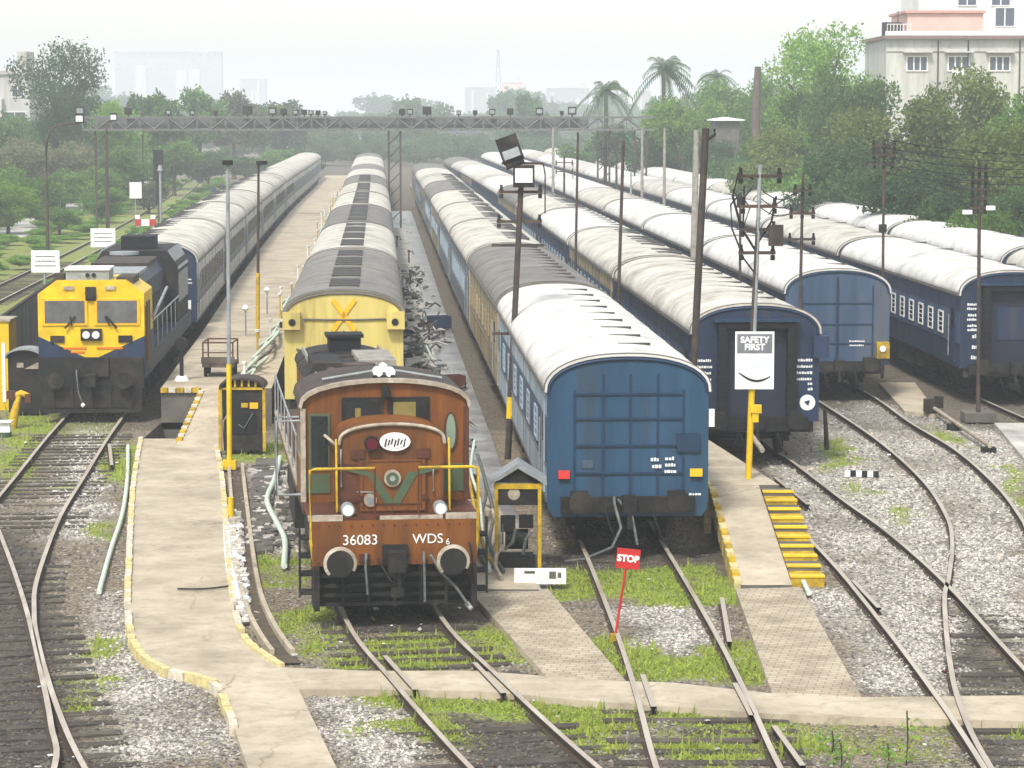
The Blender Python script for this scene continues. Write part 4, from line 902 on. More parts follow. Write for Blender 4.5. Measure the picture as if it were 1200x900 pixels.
    # long hood, sooty
    LW=1.0; pr=[(LW*math.cos(math.pi*i/12),3.05+.36*math.sin(math.pi*i/12)**.8) for i in range(13)]
    b=MB(); b.prism([(-LW,1.78),(LW,1.78)]+pr,5.0,16.4,0); b.build('long_hood',[M['brown_dk']],t)
    b=MB(); pr=[(1.06*math.cos(math.pi*i/12),3.08+.37*math.sin(math.pi*i/12)**.8) for i in range(13)]; b.prism(pr,5.1,16.3,0)
    for y in np.arange(6,16,1.7):
        pq=[(1.09*math.cos(math.pi*i/12),3.09+.4*math.sin(math.pi*i/12)**.8) for i in range(13)]; b.prism(pq,y,y+.08,1)
    b.cyl((-.6,7,3.48),(-.6,9,3.48),.14,m=1); b.cyl((.55,6.5,3.46),(.55,8.5,3.46),.12,m=2); b.box(-.95,-.3,10,12,3.4,3.6,0); b.box(.1,.9,11,13.5,3.38,3.55,2); b.cyl((0,9.6,3.45),(0,9.6,3.62),.35,n=18,m=1); b.box(-.9,-.85,5.5,16,3.3,3.42,2); b.box(.85,.9,5.5,16,3.3,3.42,2)
    b.build('hood_top',[M['black'],M['pole_dk'],M['pole_conc']],t)
    MB().box(-.36,.36,14.2,15.0,3.4,3.76,0).box(-.42,.42,14.14,15.06,3.76,3.83,0).build('exhaust_box',[M['rubber']],t)
    b=MB()
    for s in (-1,1):
        for k in range(7): b.box(s*1.0-.02,s*1.0+.02,5.4+k*1.5,6.6+k*1.5,1.95,3.1,0)
    b.build('hood_side_door',[M['brown']],t)
brown_engine()
# ---------------------------------------------------------------- yellow locomotive
def yellow_engine():
    hx,hy=-12.22,73.6; tx,ty=cx(1,94.3),94.3; hx=cx(1,73.6); a=math.atan2(-(tx-hx),ty-hy)
    t=thing('diesel_locomotive','yellow and navy diesel locomotive at the head of the left train','locomotive',(hx,hy,0),a)
    W2=1.53
    zt=3.98; shape=[(-W2,1.1),(W2,1.1),(W2,3.6),(1.0,zt),(-1.0,zt),(-W2,3.6)]
    # navy nose below, yellow cab above with a V between them
    V=lambda x: 1.72+abs(x)*.42
    b=MB(); b.prism([(-W2,1.1),(W2,1.1),(W2,V(W2)),(.18,V(.05)),(-.18,V(.05)),(-W2,V(W2))],.55,3.4,0); b.build('nose',[M['blue_dark']],t)
    b=MB(); b.prism([(-W2,V(W2)),(-.18,V(.05)),(.18,V(.05)),(W2,V(W2)),(W2,3.6),(1.0,zt),(-1.0,zt),(-W2,3.6)],.55,3.4,0); b.build('cab',[M['yellow']],t)
    MB().box(-.8,-.15,.53,.549,1.98,2.04,0).box(.15,.9,.53,.549,1.98,2.04,0).box(-.6,-.2,.53,.549,1.87,1.92,0).build('lettering',[mat('faded_orange',S(.85,.45,.12),.6)],t)
    for s in (-1,1):
        x0,x1=sorted((s*.13,s*1.38)); f=MB().box(x0-.03,x1+.03,.51,.55,2.68,3.46,0).build('windscreen_frame',[M['yellow_x']],t)
        MB().box(x0+.05,x1-.05,.5,.51,2.75,3.4,0).build('pane',[M['glass_lt']],f)
        MB().tube([(s*.55,.47,2.66),(s*.5-.1,.46,2.95)],.02).tube([(s*.45,.45,2.95),(s*.75,.45,2.6)],.03).build('wiper',[M['black']],t)
        MB().box(s*.98-.2,s*.98+.2,.5,.55,2.18,2.38,0).build('marker_light',[M['black']],t)
        MB().box(s*.6-.18,s*.6+.12,.5,.55,3.72,3.82,0).build('number_box',[M['trim']],t)
    MB().box(-.3,.3,.44,.55,2.24,2.58,0).build('headlight_box',[M['black']],t)
    for s in (-1,1): MB().cyl((s*.14,.4,2.41),(s*.14,.44,2.41),.11,n=18).build('headlight',[M['lamp']],t)
    MB().cyl((0,.4,3.62),(0,.6,3.62),.15,n=14).box(-.15,.15,.5,.6,3.4,3.8,0).build('top_lamp',[M['black']],t)
    MB().box(-.75,.5,.9,2.2,zt,4.26,0).box(-.78,.53,.85,2.25,4.26,4.32,1).cyl((-.12,.85,4.12),(-.12,.9,4.12),.06,m=2).cyl((.06,.85,4.12),(.06,.9,4.12),.06,m=2).build('air_conditioner',[M['pole_grey'],M['white'],M['black']],t)
    MB().box(-1.1,-.8,.9,1.5,3.9,4.15,0).build('roof_box',[M['pole_dk']],t); MB().box(.7,1.2,1.0,2.8,3.85,4.05,0).build('roof_box',[M['pole_dk']],t)
    # body behind: slimmer hood with walkways
    HW=1.0
    MB().box(-1.5,1.5,3.4,20.1,1.5,1.66,0).box(-1.52,-1.4,.6,20.1,1.1,1.5,0).box(1.4,1.52,.6,20.1,1.1,1.5,0).build('deck',[M['blue_dark']],t)
    b=MB(); b.prism([(-HW,1.66),(HW,1.66),(HW,3.5),(.75,3.85),(-.75,3.85),(-HW,3.5)],3.4,14.5,0); b.build('engine_hood',[M['blue_dark']],t)
    b=MB(); b.prism([(-1.45,1.66),(1.45,1.66),(1.45,3.6),(1.1,4.1),(-1.1,4.1),(-1.45,3.6)],14.5,19.6,0); b.build('radiator_hood',[M['black']],t)
    b=MB()
    for s in (-1,1): b.prism([(s*1.5,3.45),(s*1.16,4.13),(s*1.12,4.08),(s*1.46,3.42)],14.7,19.4,0); b.box(s*1.46-.02,s*1.46+.02,15,19.2,2.3,3.3,0)
    b.box(-1.0,1.0,4.5,8,3.85,3.95,1); b.box(-.9,.9,9,13,3.85,4.0,2); b.cyl((-.3,14,4.0),(-.3,14,4.1),.5,n=20,m=1)
    b.build('radiator_grille',[M['pole_grey'],M['pole_grey'],M['pole_dk']],t)
    MB().box(-.55,.6,15.5,17,4.12,4.55,0).build('exhaust_box',[M['rubber']],t)
    b=MB(); b.tube([(1.5,3.6,2.55),(1.5,8,2.55),(1.5,14.4,2.55)],.025)
    for y in np.arange(3.8,14.5,1.8): b.cyl((1.5,y,1.66),(1.5,y,2.55),.02,n=6)
    b.tube([(-1.5,3.6,2.55),(-1.5,14.4,2.55)],.025); b.build('handrail',[M['pole_grey']],t)
    MB().box(1.0,1.06,4,14,1.8,2.9,0).box(1.53,1.56,1.2,2.3,1.6,3.3,1).box(1.53,1.55,.9,1.15,1.3,3.2,1).build('side_door',[M['black'],M['brown_dk']],t)
    MB().tube([(1.6,2.9,2.75),(1.75,6.2,3.4)],.05).build('mirror_arm',[M['pole_grey']],t)
    # front end, black
    b=MB(); b.box(-1.5,1.5,.45,.6,.85,1.75,0).box(-1.45,1.45,.35,.5,.22,.85,0).box(-1.2,1.2,.3,.35,.3,.8,0)
    for x in (-1.1,-.55,0,.55,1.1): b.box(x-.03,x+.03,.26,.36,.2,.9,0)
    b.box(-.5,.5,.36,.46,1.2,1.75,0); b.box(-1.45,1.45,.2,.45,.16,.26,0)
    b.build('front_frame',[M['black']],t)
    for s in (-1,1):
        MB().cyl((s*.98,.0,1.12),(s*.98,.06,1.12),.24,n=20,m=0).cyl((s*.98,.06,1.12),(s*.98,.5,1.12),.14,n=14,m=0).cyl((s*.98,-.01,1.12),(s*.98,0.0,1.12),.13,n=14,m=1).build('buffer',[M['under'],M['black']],t)
    MB().box(-.16,.16,-.1,.4,.95,1.3,0).cyl((0,.05,1.1),(0,.0,.6),.05).build('coupler',[M['black']],t)
    MB().tube([(-.42,.3,1.4),(-.4,.2,1.2),(-.36,.2,.75),(-.25,.2,.45)],.03).build('brake_hose',[M['hose_g']],t); MB().cyl((-.26,.15,.42),(-.2,.12,.36),.06).build('hose_end',[M['white']],t)
    MB().box(-.5,-.3,.48,.54,1.45,1.6,0).build('socket',[M['blue_mid']],t)
    for yb in (4.2,15.8):
        bo=MB()
        for s in (-1,1):
            bo.box(s*1.15-.1,s*1.15+.1,-2.6,2.6,.55,.9,0)
            for q in (-1.9,0,1.9): bo.box(s*1.2-.14,s*1.2+.14,q-.25,q+.25,.32,.7,0); bo.cyl((s*1.2,q-.5,.5),(s*1.2,q-.5,1),.11)
        bb=bo.build('bogie',[M['under']],t,(0,yb,0))
        for q in (-1.9,0,1.9): link('wheelset',cached('wheels',wheel_mesh),bb,(0,q,.457))
    MB().box(-1.35,1.35,8,12,.4,1.4,0).build('fuel_tank',[M['black']],t)
yellow_engine()

# ---------------------------------------------------------------- poles
def lean(bx,by,z0,tx,z1): return [(0,0,0),((tx-bx)*.5,0,(z1-z0)*.5),(tx-bx,0,z1-z0)]
def crossarm(t,x,z,w,m='pole_dk',ins=True,n=2):
    b=MB(); b.box(x-w/2,x+w/2,-.04,.04,z-.035,z+.035,0); a=b.build('crossarm',[M[m]],t)
    if ins:
        for i in range(n):
            xx=x-w/2+.06+(w-.12)*i/(n-1); MB().cyl((xx,0,z-.16),(xx,0,z+.18),.015,n=6).cyl((xx,0,z+.03),(xx,0,z+.08),.05,n=8).cyl((xx,0,z+.08),(xx,0,z+.18),.035,n=8).cyl((xx,0,z-.05),(xx,0,z-.16),.05,n=8).build('insulator',[M['black']],a)
def pole(label,px_b,py_b,z0,px_t,py_t,r=.07,m='pole_dk',y=None,x=None,band=None,group=None,r2=None,name='steel_pole',hidden=None):
    if hidden is not None: yb=hidden; s=FPX/yb; xb=(px_b-600)/s*1.0; 
    else: xb,yb=U(px_b,py_b,z0)
    s=FPX/yb; zt=CH-(py_t-133)/s*1.0; xt=(px_t-600)/s
    t=thing(name,label,'pole',(xb,yb,z0),0,group)
    MB().tube(lean(xb,yb,z0,xt,zt),[r,(r+(r2 or r*.7))/2,r2 or r*.7],8).build('shaft',[M[m]],t)
    if band:
        for (a_,b_,c_) in band:
            k=(xt-xb)/(zt-z0); MB().tube([(k*a_,0,a_),(k*b_,0,b_)],r*1.12+.004,10).build('painted_band',[M[c_]],t)
    return t,xt-xb,zt-z0
p,dx,h=pole('tall galvanised lamp post with yellow base beside the black arched cabinet',269,545,0,268,192,.055,'pole_grey',band=[(.0,2.55,'yellow')],r2=.045,name='lamp_post')
MB().box(dx-.12,dx+.12,-.12,.12,h-.02,h+.1,0).build('lamp_head',[M['black']],p); MB().box(-.17,.17,-.17,.17,-.1,.12,0).build('base_block',[M['yellow']],p)
p,dx,h=pole('dark post with mustard lower half standing on the washing platform',302,396,PH,304,192,.06,'pole_dk',band=[(0,2.3,'ylow')]); MB().box(dx-.07,dx+.3,-.1,.1,h-.02,h+.12,0).build('lamp_head',[M['black']],p)
p,dx,h=pole('leaning pole carrying two floodlights above the gabled cabinet',595,538,0,611,208,.085,'pole_dk',band=[(1.05,1.6,'yellow')],r2=.07,name='floodlight_pole')
for z,w in ((h-.35,1.1),(h-.95,.0),(h-1.1,1.15),(h-1.7,1.35),(h-3.95,1.1)):
    if w: crossarm(p,dx*z/h,z,w,ins=z>h-1.5)
f=MB(); f.box(-.27,.22,-.15,.15,.0,.14,0); f.box(-.3,.25,-.22,.22,.14,.75,0); f.box(-.24,.19,-.24,-.215,.17,.4,1); o=f.build('floodlight',[M['black'],M['pole_grey']],p,(dx-.12,0,h+.32)); o.rotation_euler=(R(-12),R(-20),0)
f=MB(); f.box(-.27,.27,-.1,.15,-.28,.28,0); f.box(-.22,.22,-.12,-.1,-.16,.2,1); o=f.build('floodlight',[M['black'],M['lamp']],p,(dx+.06,-.15,h+.05)); MB().box(dx-.5,dx+.55,-.1,.1,h+.34,h+.4,0).tube([(dx+.55,0,h+.37),(dx+.6,0,h+.1),(dx+.6,0,h-.9)],.02).build('bracket',[M['pole_dk']],p)
gp='tall rusted poles between the trains'
pole('thin dark pole in front of the sixth coach roof of the middle train',673,330,0,677,155,.06,hidden=97)
pole('thin dark pole rising between the second coaches of the two middle trains',722,345,0,730,165,.065,hidden=80)
p,dx,h=pole('thick dark pole with yellow and white band left of the dark doorway coach',808,520,0,826,150,.09,hidden=60.8,band=[(1.75,2.1,'yellow'),(2.1,2.35,'white')],r2=.085); MB().tube([(dx,0,h-.3),(dx+.22,0,h-.15),(dx+.2,0,h-.02)],.04).build('broken_bracket',[M['pole_dk']],p)
pole('thick pale cement pole behind the dark banded pole',812,400,0,815,152,.17,'pole_conc',hidden=97,r2=.1,name='cement_pole')
p,dx,h=pole('slender pole with looping black cables behind the safety board',868,420,0,867,225,.055,hidden=86,name='cable_pole')
MB().tube([(0,0,h),(-.35,0,h-.4),(-.3,0,h-1.2),(.1,0,h-2.2),(.7,-.1,h-3.0)],.035).tube([(0,0,h-.1),(.3,0,h-.5),(.1,0,h-1.1)],.03).tube([(-.3,0,h+.1),(0,0,h-.3),(.35,0,h+.15)],.03).build('cable',[M['rubber']],p); MB().box(-.14,.14,-.1,.1,h-.5,h-.15,0).build('junction_box',[M['black']],p)
# pole with the safety board
p,dx,h=pole('electric pole on a yellow post that carries the safety board',877,561,PH,890,192,.06,'pole_grey',band=[(0,1.98,'yellow')],r2=.045,name='electric_pole')
for z in (h-.25,h-.9,h-1.0-.4,h-1.9): crossarm(p,dx*z/h,z,.8 if z<h-.5 else .95,ins=True)
MB().box(dx+.2,dx+.5,-.12,.12,h-1.75,h-1.3,0).build('transformer_box',[M['pole_dk']],p)
MB().tube([(dx*.75,0,h*.72),(dx*.75-.35,0,h*.8),(dx*.8-.55,0,h*.9),(dx*.9-.45,0,h*.97),(dx-.15,0,h-.3)],.03).tube([(dx*.75,0,h*.75),(dx*.75+.3,0,h*.82),(dx+.35,0,h*.9)],.025).tube([(dx*.8-.3,0,h*.93),(dx*.8-.32,0,h*.8)],.02).build('cable',[M['rubber']],p)
MB().cyl((0,0,1.98),(dx*.85,0,h*.85),.05,r2=.045,n=8).build('upper_shaft',[M['pole_dk']],p)
MB().box(.02,.26,-.14,.06,1.45,1.62,0).box(.06,.2,-.12,.04,1.25,1.45,0).build('switch_box',[M['yellow']],p)
xb,yb=U(877,561,PH); s=FPX/yb
sg=thing('safety_board','white rectangular board with SAFETY FIRST in white letters on a grey strip','sign',((885-600)/s,yb-.1,2.87))
MB().box(-.42,.42,-.015,.015,0,1.25,0).build('panel',[M['white']],sg); MB().box(-.38,.38,-.02,-.016,.78,1.2,0).build('title_strip',[mat('dull_grey_sign',S(.45,.46,.48),.6)],sg)
put_text('SAFETY\nFIRST',.185,M['white'],sg,0,-.022,.99,bold=.008)
nn=10; pts=[(-.34+.68*i/nn,-.018,.36-.16*math.sin(math.pi*i/nn*.9)-.03*i/nn) for i in range(nn+1)]; MB().tube(pts,[.012+.014*math.sin(math.pi*i/nn) for i in range(nn+1)],6).build('curved_stroke',[M['black']],sg)
MB().prism([(.12*math.cos(2*math.pi*i/18),.52+.1*math.sin(2*math.pi*i/18)) for i in range(18)],-.019,-.016,0).build('round_patch',[mat('faint_grey_print',S(.84,.86,.87),.6)],sg)
p,dx,h=pole('insulator pole in front of the two leaved door coach',937,400,0,940,202,.055,hidden=73.5,name='insulator_pole')
for z,w in ((h-.5,.55),(h-1.15,.75),(h-1.9,.8)): crossarm(p,dx*z/h,z,w,n=3)
MB().tube([(-.2,0,h-.6),(-.7,0,h-.9),(-.9,0,h-1.2)],.018).build('wire',[M['rubber']],p)
p,dx,h=pole('grey pole with spreading wires right of the two leaved door coach',1036,430,0,1034,165,.055,'pole_dk',hidden=85,name='insulator_pole')
for z,w in ((h-.15,.8),(h-.45,.8),(h-.75,.7)): crossarm(p,dx*z/h,z,w,n=3)
MB().box(dx-.12,dx+.12,-.1,.1,h-3.0,h-2.75,0).build('junction_box',[M['black']],p)
p,dx,h=pole('pole with a ladder of crossarms and two white lamps at the right edge',1150,493,0,1146,195,.065,'pole_dk',hidden=74,name='insulator_pole')
for i in range(5): crossarm(p,dx,h-.1-.27*i,.5,n=3)
for s_ in (-1,1): MB().tube([(dx,0,h-1.32),(dx+s_*.2,0,h-1.3)],.02).box(dx+s_*.33-.13,dx+s_*.33+.13,-.1,.1,h-1.3+.06*s_,h-1.18+.06*s_,1).build('lamp',[M['pole_dk'],M['white']],p)
MB().box(-.45,.45,-.4,.4,-.1,.16,0).build('stone_base',[M['conc_dk']],p)
# short stub and rods
p,dx,h=pole('short rusty stub post beside the coach with the dark doorway',969,527,0,969,480,.07,name='stub_post')
mids=[(752,150,169,.12,'pole_conc'),(778,150,155,.11,'pole_conc'),(709,150,200,.16,'pole_dk'),(661,183,171,.09,'pole_dk'),(648,150,183,.12,'pole_conc'),(671,190,190,.07,'pole_grey'),(722,160,188,.1,'pole_dk'),(739,200,150,.07,'pole_grey')]
for i,(px,py,d,r,m) in enumerate(mids):
    p,dx,h=pole('%s from the left of the eight hazy poles beyond the middle trains'%ORD[sorted(q[0] for q in mids).index(px)],px,300,0,px,py,r,m,hidden=d,group='hazy poles beyond the middle trains')
    if i in (3,6): crossarm(p,0,h-.4,1.2); crossarm(p,0,h-1.0,1.2)
# curved street lamps on the left
def street_lamp(label,px,d,arm,py_top=141):
    s=FPX/d; x=(px-600)/s; zt=CH-(py_top-133)/s; t=thing('street_lamp',label,'street lamp',(x,d,GZ),0,'curved lamps beside the left road')
    pts=[(0,0,0),(0,0,zt*.55),(.02,0,zt*.86),(arm*.12,0,zt*.94),(arm*.35,0,zt*.985),(arm,0,zt)]; MB().tube(pts,[.11,.1,.09,.07,.06,.05],8).build('pole',[M['pole_dk']],t)
    MB().box(arm-.25,arm+.25,-.15,.15,zt-.02,zt+.55,0).box(arm-.2,arm+.2,-.16,-.15,zt+.08,zt+.42,1).build('lamp_head',[M['black'],M['lamp']],t); return t
street_lamp('nearest curved lamp post at the far left, in front of the big dark tree',56,150,2.0)
street_lamp('curved lamp post just right of the white board beside the left wood',169,240,2.2,142)
street_lamp('curved lamp post at the gantry end between the two lamp posts on the left',126,185,.6,139)
# gantry with floodlights
gt=thing('light_gantry','long steel truss gantry carrying floodlights across all the tracks','gantry',(0,198,0)); gs=FPX/198
gx0,gx1=(100-600)/gs,(765-600)/gs
b=MB()
for z in (7.55,8.5):
    for y in (-.3,.3): b.box(gx0,gx1,y-.06,y+.06,z-.08,z+.08,0)
xs=np.arange(gx0,gx1,1.1)
for i,x in enumerate(xs[:-1]):
    z0,z1=(7.6,8.45) if i%2 else (8.45,7.6); b.tube([(x,-.3,z0),(x+1.1,-.3,z1)],.075,4); b.tube([(x,.3,z0),(x+1.1,.3,z1)],.06,4); b.box(x-.05,x+.05,-.32,-.28,7.6,8.5,0); b.box(x-.04,x+.04,-.3,.3,7.58,7.64,0)
b.box(gx0,gx1-4,-.24,.24,7.56,7.62,0); b.box(gx0+1,gx1-5,.2,.24,7.66,8.44,0)
b.build('truss_beam',[mat('gantry_steel',S(.42,.42,.41),.7,c2=S(.32,.32,.31),scale=4)],gt)
for px in (121,463,707,750):
    x=(px-600)/gs; b=MB()
    for ox in (-.45,.45): b.box(x+ox-.07,x+ox+.07,-.1,.1,GZ,7.5,0)
    for k in range(7): b.tube([(x-.45,0,.4+k),(x+.45,0,1.3+k)],.035,4)
    b.build('lattice_leg',[M['pole_dk']],gt)
for i,(px,sz) in enumerate([(97,1.1),(153,.9),(200,.7),(292,1.2),(321,1),(334,.8),(348,.7),(358,.7),(366,.6),(374,.6),(382,.5),(472,.8),(481,.8),(501,1.1),(538,.6),(557,.6),(577,.8),(598,.85),(632,.95),(658,.5),(670,1.1),(255,.5),(228,.6)]):
    x=(px-600)/gs; q=.3*sz; f=thing('gantry_floodlight','%s from the left on the long gantry beam'%(['floodlight number '+str(i+1)][0]),'floodlight',(x,197.9,8.58)); 
    px_l=sorted([97,153,200,292,321,334,348,358,366,374,382,472,481,501,538,557,577,598,632,658,670,255,228]); n_=px_l.index(px)
    W_=['leftmost','second','third','fourth','fifth','sixth','seventh','eighth','ninth','tenth','eleventh','twelfth','thirteenth','fourteenth','fifteenth','sixteenth','seventeenth','eighteenth','nineteenth','twentieth','twenty-first','twenty-second','rightmost']
    tag(f,'%s of the floodlights on the long gantry beam, from the left'%W_[n_],group='floodlights on the gantry beam')
    MB().box(-q,q,-.18,.18,.12,.12+q*1.9,0).box(-.06,.06,-.06,.06,-.02,.12,0).build('housing',[M['black']],f); MB().box(-q*.7,q*.7,-.2,-.18,.12+q*.4,.12+q*1.5,0).build('lens',[M['pole_grey'] if i%2==0 else M['under']],f)
# signal, boards
def P(px,d): return (px-600)*d/FPX
sg=thing('railway_signal','black colour light signal on a dark post left of the silver train','signal',(P(187,205),205,0)); MB().box(-.4,.4,-.1,.1,3.4,5.9,0).box(-.25,.25,-.1,.1,1.6,3.5,0).build('signal_head',[M['black']],sg); MB().cyl((0,0,GZ),(0,0,3.4),.1).build('post',[M['pole_dk']],sg)
for z in (5.4,4.7,4.0): MB().cyl((0,-.25,z),(0,-.1,z),.14,m=0).build('signal_hood',[M['rubber']],sg)
wp=thing('white_post','slim white post with round cap in front of the black signal','post',(P(189,178),178,GZ)); MB().cyl((0,0,0),(0,0,5.0),.09).build('shaft',[M['pole_grey']],wp); MB().cyl((0,0,5.0),(0,0,5.4),.2,.1).build('cap',[M['pole_grey']],wp)
for i,(px,d,w,h,z,lb) in enumerate([(53,110,1.22,.95,2.0,'white notice board with faint writing just behind the yellow engine'),(121,130,1.25,.95,2.05,'white notice board above the dark roof hatch of the yellow engine'),(160,225,1.05,1.4,1.4,'white upright board in front of the left wood')]):
    t=thing('notice_board',lb,'sign',(P(px,d),d,0)); MB().box(-w/2,w/2,-.03,.03,z,z+h,0).build('panel',[M['white']],t); MB().cyl((-.05,.06,GZ),(-.05,.06,z),.05).build('post',[M['pole_grey']],t)
    if i<2:
        strokes(t,0,z+h*.7,3,'seam',seed=i+20,y=-.035,w=w*.75,h=.06,gap=.2)
bs=thing('buffer_stop','small red and white striped buffer stop left of the silver train','buffer stop',(P(171,188),188,0)); 
MB().box(-.75,.75,-.1,.1,.6,1.1,0).box(-.3,.3,-.11,-.1,.6,1.1,1).build('beam',[M['red'],M['white']],bs)
for x in (-.6,.6): MB().box(x-.12,x+.12,-.1,.3,GZ,.6,0).build('leg',[M['white']],bs)
[MB().box(q_-.17,q_+.17,-.12,-.1,1.1,1.4,0).build('lamp_plate',[M['white']],bs) for q_ in (-.57,.57)]

# ---------------------------------------------------------------- cabinets
def cabinet_gable():
    x,y=U(607,666); t=thing('pump_cabinet','open mustard framed cabinet with grey gabled roof and pump inside','cabinet',(x,y+.4,PZ))
    for sx in (-1,1):
        for sy in (-1,1): MB().box(sx*.42-.035,sx*.42+.035,sy*.38-.035,sy*.38+.035,0,1.72,0).build('corner_post',[M['ylow']],t)
    MB().prism([(-.56,1.68),(0,2.02),(.56,1.68),(.56,1.74),(0,2.1),(-.56,1.74)],-.5,.5,0).build('roof',[M['pole_grey']],t)
    MB().prism([(-.44,1.72),(.44,1.72),(0,1.99)],-.4,-.37,0).box(-.4,.4,-.39,-.36,1.28,1.6,0).build('fascia',[M['black']],t)
    MB().box(-.47,.47,-.42,-.37,1.6,1.7,0).build('lintel',[M['ylow']],t)
    MB().cyl((-.08,-.4,1.5),(-.08,-.385,1.5),.12,n=18).build('round_sign',[M['trim']],t)
    b=MB(); b.box(-.36,.3,-.2,.2,.2,.26,0); b.cyl((-.25,0,.55),(.2,0,.55),.2,n=16); b.box(-.34,-.05,-.18,.15,.72,1.0,0); b.box(.02,.3,-.2,.1,.8,1.02,0); b.box(-.38,.34,-.3,.3,0,.2,0); b.build('pump',[M['black']],t)
    MB().tube([(-.25,-.3,.4),(-.1,-.36,.55),(-.05,-.36,.8)],.035).tube([(.1,-.3,.3),(.15,-.36,.6),(.25,-.3,.75)],.035).tube([(-.3,-.3,.5),(-.3,-.36,.9)],.02).build('pipe',[M['hose_g']],t)
cabinet_gable()
def cabinet_arch(label,px,py,wrec=1.16,h=1.98,side=False):
    x,y=U(px,py); t=thing('control_cabinet',label,'cabinet',(x,y+.45,PZ)); hw=wrec/2
    arcp=[(hw*math.cos(math.pi*i/10)*1.04,h-.3+.27*math.sin(math.pi*i/10)**.9) for i in range(11)]
    MB().box(-hw+.05,hw-.05,-.36,.42,0,h-.3,0).prism([(-hw+.04,h-.3),(hw-.04,h-.3)]+[(a_*.93,z_-.03) for a_,z_ in arcp],-.38,.42,0).build('body',[M['black']],t)
    MB().prism(arcp+[(a_*.94,z_-.05) for a_,z_ in arcp[::-1]],-.5,.5,0).build('roof',[M['pole_grey'] if side else M['pole_dk']],t)
    if not side:
        for s in (-1,1): MB().box(s*hw-.04,s*hw+.04,-.46,-.38,0,h-.3,0).build('corner_post',[M['ylow']],t)
        for i in range(5): MB().box(-.36+.18*i-.025,-.36+.18*i+.025,-.41,-.385,h-.28,h-.14+.03*(2-abs(i-2)),0).build('bar',[M['ylow']],t)
        MB().box(-hw,hw,-.42,-.385,h-.36,h-.3,0).build('lintel',[M['ylow']],t)
        MB().box(-.02,.16,-.4,-.37,1.15,1.27,0).box(.2,.42,-.4,-.37,1.12,1.28,1).tube([(-.1,-.4,.7),(.05,-.42,.6),(.2,-.4,.85),(.28,-.4,1.0)],.02,6,2).box(-.28,.36,-.385,-.37,.45,1.0,3).build('switch_panel',[M['ylow'],M['yellow_x'],M['hose_g'],M['rubber']],t)
        MB().tube([(-.5,-.5,.0),(-.48,-.5,.8),(-.35,-.5,1.0)],.025).build('pipe',[M['trim']],t)
    else:
        MB().prism([(-.0,1.3),(.42,1.3),(.42,1.5)],-.4,-.37,0).box(-.22,-.02,-.4,-.37,1.34,1.48,0).build('number_patch',[M['trim']],t)
cabinet_arch('black arched control cabinet with mustard frame by the yellow based lamp post',284,527)
cabinet_arch('dark round topped cabinet with pale patch left of the yellow locomotive',29,482,1.08,1.95,True)
x,y=U(-12,475); t=thing('yellow_booth','bright yellow metal booth cut by the left edge','booth',(x-.1,y+.6,0)); MB().box(-.9,.72,-.6,.6,GZ,2.55,0).build('body',[M['yellow']],t); MB().box(-.96,.78,-.66,.66,2.55,2.62,0).build('roof',[M['trim']],t); MB().box(.5,.6,-.62,-.6,.1,1.9,0).build('edge_strip',[M['white']],t)
fn=thing('tin_fence','weathered corrugated tin wall between the distant track and the yellow engine','fence',(0,0,0)); b=MB()
A=Vector((-16.1,79,0)); B=Vector((-17.9,100,0)); n=150; vs=[]
dn=(B-A).normalized(); nv=Vector((dn.y,-dn.x,0))
for i in range(n+1):
    p=A.lerp(B,i/n)+nv*(.05*math.sin(i*1.6)); vs+=[(p.x,p.y,GZ),(p.x,p.y,2.3)]
b.add(vs,[(2*i,2*i+2,2*i+3,2*i+1) for i in range(n)]); b.build('sheeting',[M['tin']],fn)
MB().tube([A+Vector((0,0,2.33)),B+Vector((0,0,2.33))],.07).build('top_rail',[M['pole_dk']],fn)
for k in range(6): p=A.lerp(B,k/5); MB().cyl((p.x-.1,p.y,GZ),(p.x-.1,p.y,2.3),.06).build('post',[M['pole_dk']],fn)
# yellow point lever and white lamp
x,y=U(14,496); t=thing('point_lever','bent yellow points lever with rusty head on the grass','points lever',(x,y,GZ)); MB().tube([(0,0,0),(.08,0,.45),(.22,0,.95)],[.14,.12,.08],8).tube([(.0,0,.9),(.28,0,1.02),(.52,.05,.9)],.09,8).build('lever',[M['ylow']],t); MB().box(-.12,.12,-.1,.1,.85,1.08,0).build('lever_head',[M['brown_dk']],t); MB().box(.4,.56,-.08,.12,.75,1.0,0).build('lever_handle',[M['brown_dk']],t)
x,y=U(9,503); t=thing('ground_lamp','low white points lamp with green base left of the bent lever','lamp',(x,y-.6,GZ)); MB().box(-.2,.2,-.12,.12,.15,.42,0).box(-.3,.25,-.2,.2,.42,.46,0).build('housing',[M['white']],t); MB().cyl((0,0,0),(0,0,.15),.22).build('base',[M['green']],t)
# black post on the platform
x,y=U(213,446,PH); t=thing('platform_post','short black post with round head and white foot on the platform corner','post',(x,y,PH)); MB().cyl((0,0,.1),(0,0,1.0),.06).cyl((-.0,-.08,1.1),(0,.08,1.1),.2,n=14).build('shaft',[M['black']],t); MB().cyl((0,0,0),(0,0,.14),.22,.16).build('foot',[M['white']],t)
